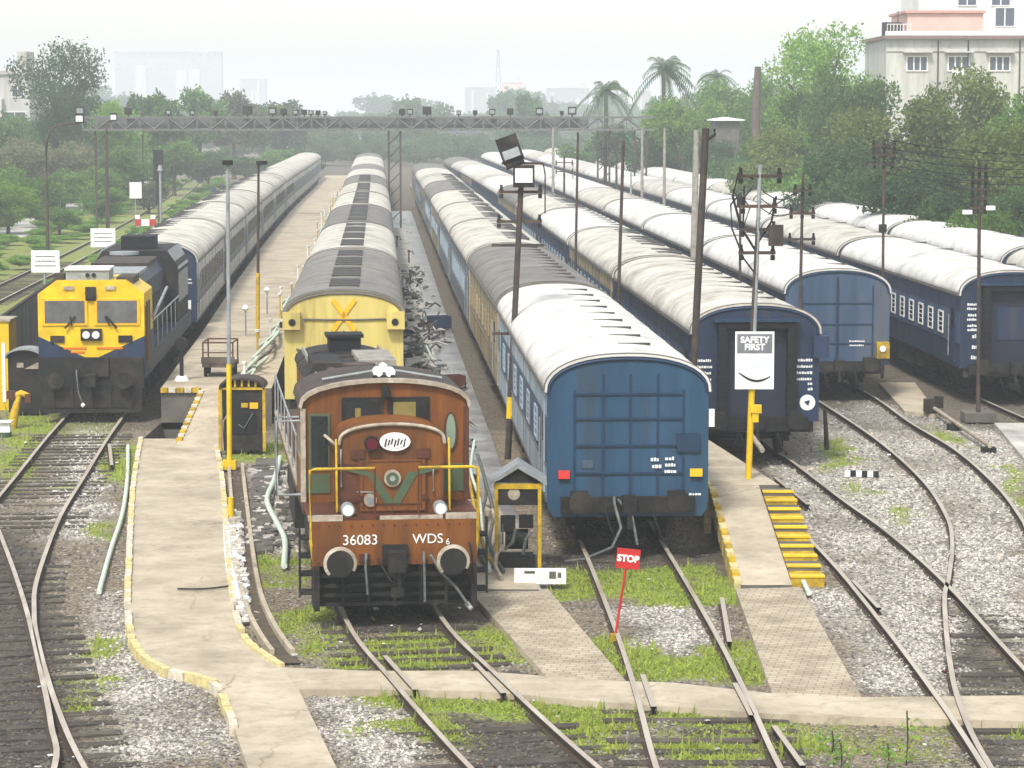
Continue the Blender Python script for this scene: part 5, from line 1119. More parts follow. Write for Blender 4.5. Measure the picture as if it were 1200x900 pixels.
# luggage trolley
x,y=U(256,442,PH); t=thing('platform_trolley','small wooden platform trolley with rail sides','trolley',(x,y+.6,PH))
MB().box(-.48,.48,-.7,.7,.3,.42,0).box(-.5,.5,-.72,-.68,.42,.62,0).build('bed',[M['wood']],t)
for sx in (-.45,.45):
    for sy in (-.68,.68): MB().cyl((sx,sy,.3),(sx,sy,1.05),.025,n=6).build('rail_post',[M['brown_dk']],t)
MB().tube([(-.45,-.68,1.05),(.45,-.68,1.05),(.45,.68,1.05),(-.45,.68,1.05),(-.45,-.68,1.05)],.025).tube([(-.45,-.68,.75),(.45,-.68,.75)],.02).build('top_rail',[M['brown_dk']],t)
for sx in (-.4,.4):
    for sy in (-.45,.45): MB().cyl((sx-.04,sy,.16),(sx+.04,sy,.16),.16,n=14).build('wheel',[M['rubber']],t)
# stop sign
x,y=U(720,742); t=thing('stop_board','red STOP board on a thin leaning red post between the rails','sign',(x,y,GZ))
MB().tube([(0,0,0),(.1,.05,.65),(.2,.1,1.3)],.022).build('post',[M['red']],t); MB().box(-.07,.07,-.07,.07,0,.14,0).build('foot',[M['ylow']],t)
o=MB().box(-.2,.2,-.012,.012,-.17,.17,0).build('panel',[M['red']],t,(.23,.08,1.42)); o.rotation_euler=(0,R(6),0); q=put_text('STOP',.155,M['white'],t,.23,.064,1.42,bold=.007); q.rotation_euler=(math.pi/2,R(6),0)
x,y=U(633,682); t=thing('concrete_marker','long low white painted block with dark smudges at the foot of the gabled cabinet','marker block',(x,y+.1,PZ)); MB().box(-.49,.49,-.1,.1,0,.27,0).build('block',[M['white']],t); MB().box(.17,.3,-.103,-.1,.1,.24,0).box(.33,.4,-.103,-.1,.12,.22,0).box(-.3,-.1,-.103,-.1,.2,.25,0).build('smudge',[M['conc_dk']],t)
# fallen painted marker at right, rod, spout
x,y=U(1010,552); t=thing('toppled_post','toppled black and white striped post lying in the ballast','post',(x,y,GZ+.08),R(-8)); 
for i in range(6): MB().box(-.42+.14*i,-.28+.14*i-.003,-.07,.07,-.07,.07,0).build('stripe',[M['white'] if i%2==0 else M['black']],t)
a,b_=U(1093,482),U(1160,525); t=thing('point_rod','long pale pipe on dark stools beside the lone concrete patch','pipe',(a[0],a[1],0)); MB().tube([(0,0,.12),(b_[0]-a[0],b_[1]-a[1],.05)],.06).build('pipe',[M['trim']],t)
for k in (.0,.4,.98): MB().box((b_[0]-a[0])*k-.18,(b_[0]-a[0])*k+.18,(b_[1]-a[1])*k-.18,(b_[1]-a[1])*k+.18,GZ,.05-.05*k,0).build('stool',[M['black']],t)
MB().box(-.3,.02,-.3,-.1,.0,.4,0).box(.05,.3,-.1,.1,.1,.45,0).build('crank',[M['under']],t)
x,y=U(271,604); t=thing('yellow_stub','short yellow stub post in the drain below the lamp post','post',(x,y,GZ)); MB().cyl((0,0,0),(0,0,.55),.07).box(-.12,.12,-.12,.12,0,.12,0).build('shaft',[M['yellow']],t)
# hoses
def hose(label,px,r=.05,z=.03,m='hose',name='water_hose',zz=None,d3=None):
    P_=[(*U(a_,b_,0),(zz[i] if zz else z)) for i,(a_,b_) in enumerate(px)] if d3 is None else d3
    return tag(MB().tube(spline(P_,5),r,7).build(name,[M[m]]),label,'hose')
hose('pale green hose lying in the grass right of the yellow locomotive',[(150,520),(149,560),(143,600),(130,640),(116,690)],.05,-.06)
hose('thick white hose curving down beside the brown engine',[(328,535),(322,560),(313,585),(325,612),(334,632),(333,662)],.065,-.02)
hose('white drain pipe lying full of rubble in the ditch beside the path',[(266,612),(270,660),(279,700)],.12,-.1,'white',name='drain_pipe')
hose('thin pale rod laid across the concrete path',[(208,690),(240,690),(268,687)],.02,.0,'pole_dk',name='iron_rod')
hose('short green-white pipe end beside the foot of the yellow steps',[(926,655),(938,672),(948,692)],.05,-.05)
hose('long white pipe along the edge of the raised platform by the yellow post',[(833,505),(860,528),(893,556)],.07,.0,'trim',zz=[PH+.1,PH+.08,PH-.3])
for i,(pp,m,lb) in enumerate([([(556,560),(552,590),(562,610),(566,640),(574,672)],'hose','white hose hanging beside the right side of the brown engine'),([(568,600),(578,625),(574,650),(590,672)],'hose_g','grey hose tangled next to the gabled cabinet'),([(548,590),(560,640),(570,660),(583,668)],'ylow','mustard pipe bent beside the brown engine steps'),([(577,640),(585,655),(580,672),(588,680)],'trim','pale cable heap at the foot of the gabled cabinet'),([(560,570),(570,600),(556,640),(572,668)],'hose_g','dark hose crossing behind the white hose near the engine')]):
    hose(lb,pp,.04,m=m,zz=[.9,.75,.45,.2,.04][-len(pp):])
# tangled hoses between the yellow coach and the middle train
hr=random.Random(4)
for i in range(16):
    y=58+i*3.1+hr.uniform(-1,1); xc=(cx(2,max(70,y))+cx(3,y))/2-.3
    if y<66: xc-=.1
    P_=[]; x=xc+hr.uniform(-.6,.4)
    for k in range(7): P_.append((x,y+k*.65,hr.choice([.05,.06,.25,.4,.15,.08]))); x+=hr.uniform(-.55,.55); x=min(max(x,xc-1.0),xc+.9)
    hose('%s of the tangled hoses right of the yellow coach, from the near end'%(ORD+['fourteenth','fifteenth','farthest'])[i],None,.04,m=hr.choice(['hose_g','hose','hose_g']),d3=P_).__setitem__('group','hoses between the yellow coach and the middle train')
for i in range(7):
    y=64+i*17.5+hr.uniform(-5,5); xc=(cx(2,max(70,y))+cx(3,y))/2-.35+hr.uniform(-.5,.4); t=thing('water_hydrant','%s of the iron hydrant stands in the gap right of the yellow coach'%(ORD[i] if i<11 else 'farthest'),'hydrant',(xc,y,0),0,'hydrant stands between the trains')
    MB().cyl((0,0,0),(0,0,.7),.05).tube([(0,0,.65),(.2,-.1,.7),(.3,-.1,.5)],.035).build('standpipe',[M['pole_dk']],t); MB().cyl((-.08,0,.72),(.08,0,.72),.06).build('valve',[M['under']],t)
for lb,x,y,sz in (('dark red open crate near the end of the tangled hoses',-1.35,58.5,.42),('small dark crate among the hoses further back',-1.9,82,.32),('blue drum covered sheet beside the hoses far back',-3.0,105,.4)):
    t=thing('crate',lb,'crate',(x,y,0),.3); b=MB(); q=sz
    for k in range(4):
        Mx=Matrix.Rotation(k*math.pi/2,4,'Z'); b.box(-q,q,-q-.02,-q+.02,.02,q*1.3,0,Mx)
    b.box(-q+.02,q-.02,-q+.02,q-.02,.02,.1,0); b.build('box',[M['brown_dk'] if 'blue' not in lb else M['blue_dark']],t); MB().box(-q*.4,q*.4,-q*.3,q*.3,.1,.2,0).build('filling',[M['conc_dk']],t)
# fittings along the washing platform
for i in range(26):
    y=76+i*7.2+hr.uniform(-2,2); x=cx(2,y)-2.7-hr.uniform(0,.35); nm=(ORD+['fourteenth','fifteenth','sixteenth','seventeenth','eighteenth','nineteenth','twentieth','twenty-first','twenty-second','twenty-third','twenty-fourth','twenty-fifth','farthest'])[i]
    t=thing('washing_stand','%s of the washing stands on the platform edge, from the near end'%nm,'stand',(x,y,PH),0,'washing stands on the platform edge')
    hh_=hr.uniform(.35,.95); MB().cyl((0,0,0),(0,0,hh_),.035,m=0).build('post',[M['ylow'] if i%2 else M['white']],t); MB().cyl((0,0,hh_),(0,0,hh_+.08),.07,.09,m=0).build('cap',[M['white']],t)
    MB().tube([(.1,-.3,.05),(.25,.5,.35),(-.1,1.4,.1),(.3,2.6,.4),(0,3.6,.08),(.2,4.8,.3)],.05).build('hose',[M['hose']],t)
hose('white hose running down the platform beside the trolley',None,.06,d3=[(-7.6,74.5,PH+.05),(-8.1,76.5,PH+.1),(-7.9,79,PH+.35),(-8.3,82,PH+.1),(-8.0,86,PH+.4),(-8.4,92,PH+.1)])
hose('grey hose running beside the white hose at the platform end',None,.05,m='hose_g',d3=[(-7.9,74.2,PH+.05),(-7.7,76.5,PH+.3),(-8.2,78.5,PH+.1),(-7.8,82,PH+.3),(-8.2,88,PH+.1)])
for i,(px,py,hh) in enumerate([(288,394,.9),(313,368,.85),(229,452,0)]):
    if hh:
        x,y=U(px,py,PH); t=thing('globe_lamp','%s white globe lamp post on the washing platform'%['nearer','farther'][i],'lamp',(x,y,PH)); MB().cyl((0,0,0),(0,0,hh),.03).build('post',[M['pole_grey']],t); MB().cyl((0,0,hh),(0,0,hh+.1),.06,.13).cyl((0,0,hh+.1),(0,0,hh+.22),.13,.06).build('globe',[M['white']],t)
# two walkers far off on the left
def person(label,x,y,mshirt,mtrouser,s=1):
    P_={'pel':(0,0,.95,.15),'bel':(0,0,1.1,.14),'che':(0,0,1.32,.17),'nec':(0,0,1.5,.065),'hea':(0,-.01,1.62,.1),'top':(0,0,1.74,.08),'la':(-.2,0,1.42,.06),'le':(-.26,.03,1.14,.045),'lh':(-.25,-.06,.88,.035),'ra':(.2,0,1.42,.06),'re':(.27,.0,1.14,.045),'rh':(.25,-.12,.9,.035),
     'lk':(-.1,-.1,.5,.075),'lf':(-.11,.02,.08,.05),'lt':(-.11,-.14,.04,.04),'rk':(.1,.03,.5,.075),'rf':(.11,.2,.08,.05),'rt':(.11,.05,.04,.04)}
    E_=[('pel','bel'),('bel','che'),('che','nec'),('nec','hea'),('hea','top'),('che','la'),('la','le'),('le','lh'),('che','ra'),('ra','re'),('re','rh'),('pel','lk'),('lk','lf'),('lf','lt'),('pel','rk'),('rk','rf'),('rf','rt')]
    ks=list(P_); me=bpy.data.meshes.new('person'); me.from_pydata([P_[k][:3] for k in ks],[(ks.index(a_),ks.index(b_)) for a_,b_ in E_],[]); o=bpy.data.objects.new('person',me); col.objects.link(o)
    md_=o.modifiers.new('skin','SKIN')
    for i,k in enumerate(ks): me.skin_vertices[0].data[i].radius=(P_[k][3],)*2; me.skin_vertices[0].data[i].use_root=(k=='pel')
    o.modifiers.new('sub','SUBSURF').levels=1; o.modifiers['sub'].render_levels=1
    me2=bpy.data.meshes.new_from_object(o.evaluated_get(bpy.context.evaluated_depsgraph_get())); bpy.data.objects.remove(o)
    me2.materials.clear()
    for m in (mshirt,mtrouser,mat('skin',S(.45,.3,.22),.6),M['black']): me2.materials.append(m)
    for p in me2.polygons:
        z=p.center.z; p.material_index=1 if z<.95 and abs(p.center.x)<.22 else (0 if z<1.5 and z>.95 else (3 if z>1.68 else 2)); p.use_smooth=True
    o=link('person',me2,None,(x,y,GZ),0); o.scale=(s,s,s); return tag(o,label,'person')
person('person in dark blue clothes walking left of the silver train, left of two',P(251,262),262,mat('dark_shirt',S(.2,.22,.35),.8),mat('blue_trousers',S(.3,.35,.5),.8))
person('person in dark clothes walking left of the silver train, right of two',P(261,268),268,mat('black_shirt',S(.15,.16,.18),.8),mat('dark_trousers',S(.2,.2,.22),.8),1.05)

# ---------------------------------------------------------------- trees
def crown_mesh(seed,n=5200,lobes=15,leaf=.032,mi=0,flat=.8):
    """unit crown, about 1 wide either side, centred on the origin"""
    r=np.random.RandomState(seed); C=[];Rr=[]
    for i in range(lobes):
        v=r.normal(size=3); v/=np.linalg.norm(v); q=r.uniform(.3,.75); c=v*q; c[2]*=flat; C.append(c); Rr.append(r.uniform(.22,.42))
    C=np.array(C);Rr=np.array(Rr); w=Rr**2; w/=w.sum(); li=r.choice(lobes,n,p=w)
    v=r.normal(size=(n,3)); v/=np.linalg.norm(v,axis=1)[:,None]; rad=Rr[li]*(r.rand(n)**.33)*(1+.25*(r.rand(n)**6))
    Pn=C[li]+v*rad[:,None]*np.array([1,1,.8])
    # twigs reaching out
    Pn=Pn+.05*np.sin(Pn[:,[1,2,0]]*17+seed); s=leaf*(.6+.9*r.rand(n)); t1=r.normal(size=(n,3)); t1/=np.linalg.norm(t1,axis=1)[:,None]; t2=np.cross(t1,r.normal(size=(n,3))); t2/=np.linalg.norm(t2,axis=1)[:,None]
    a=t1*s[:,None]; b=t2*(s*.55)[:,None]
    V=np.stack([Pn-a,Pn+b,Pn+a,Pn-b],1).reshape(-1,3); F_=np.arange(n*4).reshape(-1,4)
    return np_mesh('crown',V,F_,[LEAF[mi]],4),C
_cr={}
def crown(seed,mi,kind):
    k=(seed,mi,kind)
    if k not in _cr: _cr[k]=crown_mesh(seed*7+3,{'near':14000,'far':6500,'open':12000}[kind],{'near':18,'far':13,'open':16}[kind],{'near':.028,'far':.045,'open':.022}[kind],mi)
    return _cr[k]
def tree(px,d,top,w,label,mi=0,kind='near',base=0.0,seed=None,group=None,hf=None,name='broadleaf_tree'):
    """px: bearing in photo measure, top: height in m, w: crown width in m"""
    seed=rnd.randint(0,3) if seed is None else seed; x=P(px,d); t=thing(name,label,'tree',(x,d,GZ),0,group)
    me,C=crown(seed,mi,kind); ch=(hf or min(top*.78,w*.95)); zc=top-ch*.5; sx=w*.5*1.05; sz=ch*.5*1.15
    o=link('crown',me,t,(0,0,zc)); o.scale=(sx,sx,sz); o.rotation_euler=(0,0,rnd.uniform(0,6.28)); Rm=Matrix.Rotation(o.rotation_euler[2],3,'Z')
    r0=.018*top+.08; b=MB(); b.tube([(0,0,0),(.1*r0,0,zc*.35),(.3*r0,.1,zc*.7),(0,0,zc)],[r0*1.2,r0*.85,r0*.65,r0*.4],8)
    for c in C[:7 if kind!='far' else 3]:
        q=Rm@Vector((c[0]*sx,c[1]*sx,c[2]*sz)); b.tube([(0,0,zc*.6),(q.x*.45,q.y*.45,zc*.6+(zc+q.z-zc*.6)*.6),(q.x,q.y,zc+q.z)],[r0*.5,r0*.32,r0*.12],5)
    b.build('trunk',[M['bark']],t); return t
def zt(py,d): return CH-(py-133)*d/FPX-GZ
# right side, measured tree by tree (px, distance, py of top, width px)
RT=[(962,200,12,150,'tall bright green tree with open crown left of the grey building',1,'open'),(1000,190,60,95,'dense green tree in front of the left corner of the grey building',0,'near'),(925,205,80,95,'mid green tree left of the tallest tree',0,'near'),
(1045,150,97,150,'rounded olive tree below the grey building windows',2,'near'),(1143,160,78,125,'brownish green tree crown rising in front of the building windows',2,'near'),(1165,128,142,150,'large yellow-green tree behind the pole with white lamps',2,'near'),
(1205,150,92,130,'dark green tree at the right edge below the building',0,'near'),(905,165,148,105,'low olive tree behind the looping cables',2,'near'),(985,140,165,120,'dark tree at the train edge left of the wire pole',3,'near'),(1060,124,170,130,'dark bluish tree right of the wire pole',3,'near'),
(1110,116,200,110,'low dark tree just above the rightmost roofs',3,'near'),(1195,112,200,100,'low dark green tree at the right edge above the roofs',3,'near'),(940,158,185,110,'low shrubby tree behind the rightmost train',0,'near'),(870,190,165,100,'hazy low tree left of the bare brown trunk',3,'near'),
(800,230,95,95,'bright lime green tree below the tall palm',1,'near'),(850,260,72,90,'pale green tree behind the small hut',0,'near'),(890,240,88,60,'pale rounded tree left of the tall open tree',0,'near'),(835,215,140,80,'dark bush right of the lime green tree',3,'near'),
(765,235,150,80,'dark low tree under the palms',3,'near'),(730,260,140,70,'hazy dark tree below the smaller palm',3,'far'),(690,280,150,60,'hazy green tree left of the palms',0,'far'),(1025,135,205,80,'dark undergrowth tree beside the wire pole',3,'near'),(1150,108,225,80,'dense shrub tree below the yellow-green tree',0,'near'),(1240,140,90,110,'tree just beyond the right edge of the view',0,'near'),(1092,150,100,90,'olive tree between the wire pole and the lamp pole',2,'near')]
for px,d,py,w,lb,mi,kind in RT: 
    tp=zt(py,d); tree(px,d,tp,w*d/FPX*1.15,lb,mi,kind,seed=rnd.randint(0,3),group='trees right of the trains',hf=min(tp*.92,max(w*d/FPX,tp*.7)))
LT=[(66,255,34,112,'tallest dark tree with ragged crown at the far left',3,'open'),(20,235,150,90,'brownish tree at the left edge under the tall tree',4,'near'),(75,240,155,95,'dull brown leaved tree below the tall dark tree',4,'near'),(10,190,205,80,'bright green tree at the left edge above the road',1,'near'),(48,200,200,70,'mid green tree beside the nearest curved lamp',0,'near'),
(100,230,185,80,'green tree behind the pair of thin posts',0,'near'),(140,265,100,75,'bright hazy green tree above the gantry end',1,'near'),(190,300,88,80,'grey-green tree under the distant white block',0,'far'),(235,330,95,70,'hazy blue-green tree right of the distant block middle',0,'far'),(275,350,100,70,'hazy brownish tree under the small distant building',4,'far'),
(145,240,170,70,'dark green tree left of the tall board',0,'near'),(205,280,150,70,'hazy tree behind the railway signal',0,'far'),(245,300,165,65,'dark hazy tree above the two walkers',3,'far'),(310,380,108,70,'faint green tree above the far end of the silver train',0,'far'),(345,400,112,70,'faint tree where the left wood meets the gantry',3,'far'),
(175,230,205,50,'small hazy tree behind the white post',4,'far'),(290,320,175,60,'low hazy tree left of the silver train end',3,'far'),(330,340,165,60,'low bluish tree beside the silver train end',0,'far'),(110,300,90,60,'dark bluish tree right of the tall dark tree',3,'far'),(120,210,215,55,'low green shrub tree by the left road',0,'near'),(70,190,235,50,'low bush by the road near the curved lamp',0,'near'),(360,330,170,40,'faint low tree just left of the far train roofs',3,'far')]
for px,d,py,w,lb,mi,kind in LT:
    tp=zt(py,d); tree(px,d,tp,w*d/FPX*1.15,lb,mi,kind,group='trees left of the trains',hf=min(tp*.9,max(w*d/FPX,tp*.75)))
# the wood beyond the yard reads as one mass
def far_wood():
    r=np.random.RandomState(5); Vs=[];Fs=[];o=0
    me0=[crown(s,3,'far')[0] for s in range(3)]
    base=[np.array([v.co[:] for v in m.vertices]) for m in me0]
    for i in range(170):
        d=r.uniform(430,1100); px=r.uniform(-150,1300); top=(r.uniform(8,13) if r.rand()<.85 else r.uniform(13,17)); w=r.uniform(10,17)*d/500; top=8.8+(top-8.8)*d/450
        if 300<px<660: top*=.95
        B_=base[i%3]*np.array([w/2,w/2,top*.5*.95])+np.array([P(px,d),d,top*.5-.5]); Vs.append(B_); Fs.append(np.arange(len(B_)).reshape(-1,4)+o); o+=len(B_)
    for i in range(70):
        d=r.uniform(430,520); px=r.uniform(330,720); top=r.uniform(4,8); w=r.uniform(5,8)
        B_=base[i%3]*np.array([w/2,w/2,top*.5*.95])+np.array([P(px,d),d,top*.5-.5]); Vs.append(B_); Fs.append(np.arange(len(B_)).reshape(-1,4)+o); o+=len(B_)
    t=link('far_wood',np_mesh('far_wood',np.concatenate(Vs),np.concatenate(Fs),[LEAF[0]],4)); tag(t,'far hazy belt of trees beyond the end of the yard','wood',kind='stuff')
far_wood()
def undergrowth(name,label,pts,hmin,hmax,w,mi,seed):
    r=np.random.RandomState(seed); Vs=[];Fs=[];o=0; base=[np.array([v.co[:] for v in crown(s_,mi,'far')[0].vertices]) for s_ in range(2)]
    for x,y in pts:
        h=r.uniform(hmin,hmax); ww=w*r.uniform(.8,1.3); a=r.uniform(0,6.28); c,s_=math.cos(a),math.sin(a); B_=base[r.randint(2)]; B_=np.stack([B_[:,0]*c-B_[:,1]*s_,B_[:,0]*s_+B_[:,1]*c,B_[:,2]],1)*np.array([ww/2,ww/2,h*.52])+np.array([x+r.uniform(-1,1),y,h*.45]); Vs.append(B_); Fs.append(np.arange(len(B_)).reshape(-1,4)+o); o+=len(B_)
    t=link(name,np_mesh(name,np.concatenate(Vs),np.concatenate(Fs),[LEAF[mi]],4)); tag(t,label,'undergrowth',kind='stuff')
undergrowth('undergrowth','tangled dark undergrowth filling the wood right of the trains',[(cx(7,y)+4.5+1.5*(k%3)+(1.5 if y<130 else 0),y) for k,y in enumerate(np.arange(98,330,5.5))],5.5,8.5,6,3,1)
undergrowth('undergrowth','brownish undergrowth filling the wood left of the road',[(-37.3-.075*(y-188)-4.2-2.4*(k%3),y) for k,y in enumerate(np.arange(125,420,2.6))],4,7.5,6.5,0,2)
undergrowth('left_wood','taller grey-green wood closing the view behind the left road',[(-37.3-.075*(y-188)-11-2.5*(k%3),y) for k,y in enumerate(np.arange(150,430,4.5))],8,12.5,9,0,12)
undergrowth('scrub','low scrub and weeds along the left running line and road',[(-30-.075*(y-188)+[3.4,-2,-4.6][k%3],y) for k,y in enumerate(np.arange(120,330,1.7))],.4,1.1,2.2,1,3)
def palm(px,d,py,w,label):
    h=zt(py,d); x=P(px,d); t=thing('palm_tree',label,'palm',(x,d,GZ),0,'palms behind the right trains'); r=random.Random(px)
    MB().tube([(0,0,0),(.2,0,h*.4),(.1,0,h*.85)],[.3,.24,.18],8).build('trunk',[M['bark']],t)
    b=MB(); L=w*d/FPX*.58; zc=h*.85
    for i in range(30):
        az=r.uniform(0,6.28); el=r.uniform(-.5,1.25); pts=[]; n=7
        for k in range(n):
            u=k/(n-1); q=L*u; zz=zc+math.sin(el)*q-(.55+.3*math.cos(el))*L*u*u*.9+.1; pts.append(Vector((math.cos(az)*q*math.cos(el)*1.05+.1,math.sin(az)*q*math.cos(el)*1.05,zz)))
        sd=Vector((-math.sin(az),math.cos(az),0))
        for k in range(n-1):
            for s in (-1,1):
                for j in range(3):
                    p=pts[k].lerp(pts[k+1],j/3); q2=p+(pts[k+1]-pts[k])*.5+sd*s*L*.17*(1-.5*k/n)+Vector((0,0,-L*.12)); p3=p+(pts[k+1]-pts[k])*.22; b.add([p,p3,q2],[(0,1,2)])
    b.build('crown',[M['palm']],t)
palm(775,250,56,78,'taller palm with drooping fronds behind the lime green tree'); palm(708,262,84,58,'shorter palm left of the tall palm'); palm(838,300,66,44,'faint palm right of the tall palm')
t=thing('bare_trunk','bare brown tree trunk standing behind the small hut','tree',(P(884,180),180,GZ)); MB().tube([(0,0,0),(.1,0,5),(.0,0,9),(.12,0,12.2)],[.38,.3,.3,.22],8).tube([(0,0,8.5),(.5,0,9.6)],.1).build('trunk',[mat('haze_greyed_bark',S(.40,.36,.32),.9,c2=S(.3,.28,.26))],t)  # bark colour muted to grey-brown, with distance haze painted in

# ---------------------------------------------------------------- buildings
def windows(t,x0,y,z,n,dx,w,h,m='shutter',frame='bldg_white',panes=3):
    for i in range(n):
        f=MB(); f.box(-w/2-.12,w/2+.12,-.12,0,-.1,0,0).box(-w/2-.12,w/2+.12,-.12,0,h,h+.1,0).box(-w/2-.12,-w/2,-.1,0,0,h,0).box(w/2,w/2+.12,-.1,0,0,h,0)
        for k in range(1,panes): xx=-w/2+w*k/panes; f.box(xx-.06,xx+.06,-.08,0,0,h,0)
        fo=f.build('window',[M[frame]],t,(x0+i*dx,y,z)); MB().box(-w/2,w/2,-.04,-.005,0,h,0).build('pane',[M[m]],fo)
d=235; s=FPX/d; X=lambda px:(px-600)/s; Z=lambda py: CH-(py-133)/s
t=thing('apartment_building','grey plastered building with pink parapet above the right trees','building',(0,d,0))
MB().box(X(1035),X(1290),0,14,0,Z(47),0).build('wall',[M['bldg_cream']],t)
MB().box(X(1031),X(1295),-.6,14.4,Z(47),Z(43),0).box(X(1033),X(1295),-.5,-.3,Z(43),Z(38),1).build('roof_slab',[mat('reddish_cornice',S(.5,.4,.38),.8),M['bldg_white']],t)
MB().box(X(1035),X(1290),-.12,-.003,Z(67)+.45,Z(67)+.65,0).build('string_course',[M['bldg_cream']],t)
windows(t,X(1071),0,Z(83),4,X(48+600)-X(600),1.75,1.2)
b=MB()
for i in range(4):
    xx=X(1071)+i*(X(648)-X(600)); b.box(xx-1.3,xx+1.3,-.75,0,Z(66)+.25,Z(66)+.37,0)
b.build('sunshade',[M['bldg_cream']],t)
for px,zz in ((1095,Z(100)),(1130,Z(95)),(1190,Z(98))): MB().cyl((X(px),-.15,0),(X(px),-.15,Z(48)),.07).build('drain_pipe',[M['pole_dk']],t)
MB().box(X(1118)-.5,X(1118)+.5,-.5,0,Z(90),Z(90)+.7,0).build('air_conditioner',[M['bldg_white']],t)
for px in (1042,1052): MB().cyl((X(px),3,Z(43)),(X(px),3,Z(43)+1.3),.55,n=14).build('water_tank',[M['rubber']],t)
b=MB(); b.box(X(1035),X(1063),-.3,-.25,Z(38)+.6,Z(38)+.66,0)
for k in range(8): b.box(X(1035)+k*.3,X(1035)+k*.3+.05,-.3,-.25,Z(38),Z(38)+.6,0)
b.build('railing',[M['bldg_white']],t)
MB().box(X(1063),X(1152),2,12,Z(43),Z(16),0).build('upper_storey',[M['bldg_pink']],t); MB().box(X(1060),X(1154),1.7,12.3,Z(16),Z(13),0).build('upper_slab',[mat('pink_cornice',S(.8,.6,.55),.8)],t)
MB().cyl((X(1050),1,Z(38)),(X(1050),1,Z(14)),.05).cyl((X(1044),.5,Z(38)),(X(1044),.5,Z(28)),.12).build('antenna',[M['pole_dk']],t)
d2=262; s2=FPX/d2; X2=lambda px:(px-600)/s2; Z2=lambda py: CH-(py-133)/s2
t=thing('tall_building','cream multi-storey block behind the grey building with wide windows','building',(0,d2,0)); MB().box(X2(1072),X2(1300),0,12,0,Z2(-40),0).build('wall',[M['bldg_white']],t)
windows(t,X2(1128),0,Z2(8),3,3.4,1.8,1.2,panes=2); windows(t,X2(1172),0,Z2(32),2,X2(640)-X2(600),1.9,1.8,panes=2); MB().box(X2(1156),X2(1300),-.7,0,Z2(42),Z2(39),0).build('balcony_slab',[M['bldg_cream']],t)
def block(label,px0,px1,py,d,m,wins=True,name='distant_building',rows=3,cap=None):
    s=FPX/d; w=(px1-px0)/s; h=CH-(py-133)/s; t=thing(name,label,'building',((px0-600)/s,d,0)); MB().box(0,w,0,12,0,h,0).build('wall',[M[m]],t); MB().box(-.3,w+.3,-.3,12.3,h,h+.5,0).box(w*.75,w*.92,2,7,h+.5,h+3,0).build('roof',[M['conc_lt']],t)
    n=max(2,int(w/(3.4 if d<400 else 6))); rr_=random.Random(int(px0)); b=MB()
    for k in range(3): x_=w*rr_.uniform(.05,.8); MB().box(x_,x_+w*.1,-1.2,0,0,h*rr_.uniform(.7,.97),0).build('projecting_bay',[M['bldg_cream']],t)
    for r_ in range(rows):
        for k in range(n):
            if rr_.random()<.75: windows(t,w*(k+.5)/n+rr_.uniform(-.4,.4),0,h-2.8-3.4*r_,1,0,rr_.choice([1.4,1.8,2.8]),1.4,m='seam' if d>400 else 'shutter',panes=2)
block('wide pale hospital-like block on the left skyline',138,262,62,1900,'bldg_far',rows=6); block('small pale block right of the wide skyline block',283,313,93,1900,'bldg_far',rows=3)
block('grey half-hidden building at the left edge behind the tall tree',-30,38,88,330,'bldg_cream',rows=3); block('pale house with flat roof behind the gantry middle',545,580,103,1500,'bldg_far',rows=2); block('pinkish house beyond the gantry right of centre',588,612,98,1300,'bldg_pink',rows=2); block('white house between the gantry lights and the shorter palm',640,690,104,1400,'bldg_far',rows=2)
block('faint block in the haze left of the palms',745,762,108,1400,'bldg_far',rows=1)
t=thing('hut','low hut with white tin roof left of the bare trunk','hut',(P(851,215),215,0)); w=1.0; MB().box(-w,w,0,4,0,CH-8/13.9,0).build('wall',[M['conc_dk']],t); MB().prism([(-w-.4,8.2),(w+.4,8.2),(w+.4,8.3),(0,8.5),(-w-.4,8.3)],-.5,4.4,0).build('roof',[M['white']],t); MB().box(-w-.3,w+1.5,-.6,-.2,0,4.5,0).build('lean_to',[M['bldg_cream']],t)
t=thing('lattice_mast','faint lattice telecom mast on the skyline beyond the gantry','mast',(P(584,900),900,0)); b=MB()
for sx,sy in ((-1,-1),(1,-1),(1,1),(-1,1)): b.tube([(sx*1.6,sy*1.6,0),(sx*.3,sy*.3,31)],.1,4)
for k in range(9):
    w0=1.6-1.3*k/9; w1=1.6-1.3*(k+1)/9; z0=31*k/9; z1=31*(k+1)/9; b.tube([(-w0,-w0,z0),(w1,-w1,z1)],.05,4); b.tube([(w0,-w0,z0),(-w1,-w1,z1)],.05,4)
b.build('lattice',[M['pole_grey']],t)
# overhead wires
def wires(label,A,B,n,spread,sag=.5):
    for i in range(n):
        o_=(i-(n-1)/2)*spread; pts=[(A[0]+(B[0]-A[0])*k/10+0,A[1]+(B[1]-A[1])*k/10,A[2]+o_+(B[2]-A[2])*k/10-sag*4*(k/10)*(1-k/10)) for k in range(11)]
        tag(MB().tube(pts,.014,4).build('overhead_wire',[M['rubber']]),'%s of the wires %s'%(['lowest','second','third','fourth','topmost'][i] if n==5 else ['lower','middle','upper'][i],label),'wire')
wires('running right from the wire pole above the rightmost roofs',(P(1034,85),85,7.4),(27,108,7.0),5,.28)
wires('strung from the insulator pole to the lamp pole',(P(1034,85),85,7.6),(P(1146,74),74,6.6),3,.25,.3)
wires('from the safety board pole to the coach door pole',(P(890,55.2),55.2,7.0),(P(940,73.5),73.5,6.5),3,.2,.3)
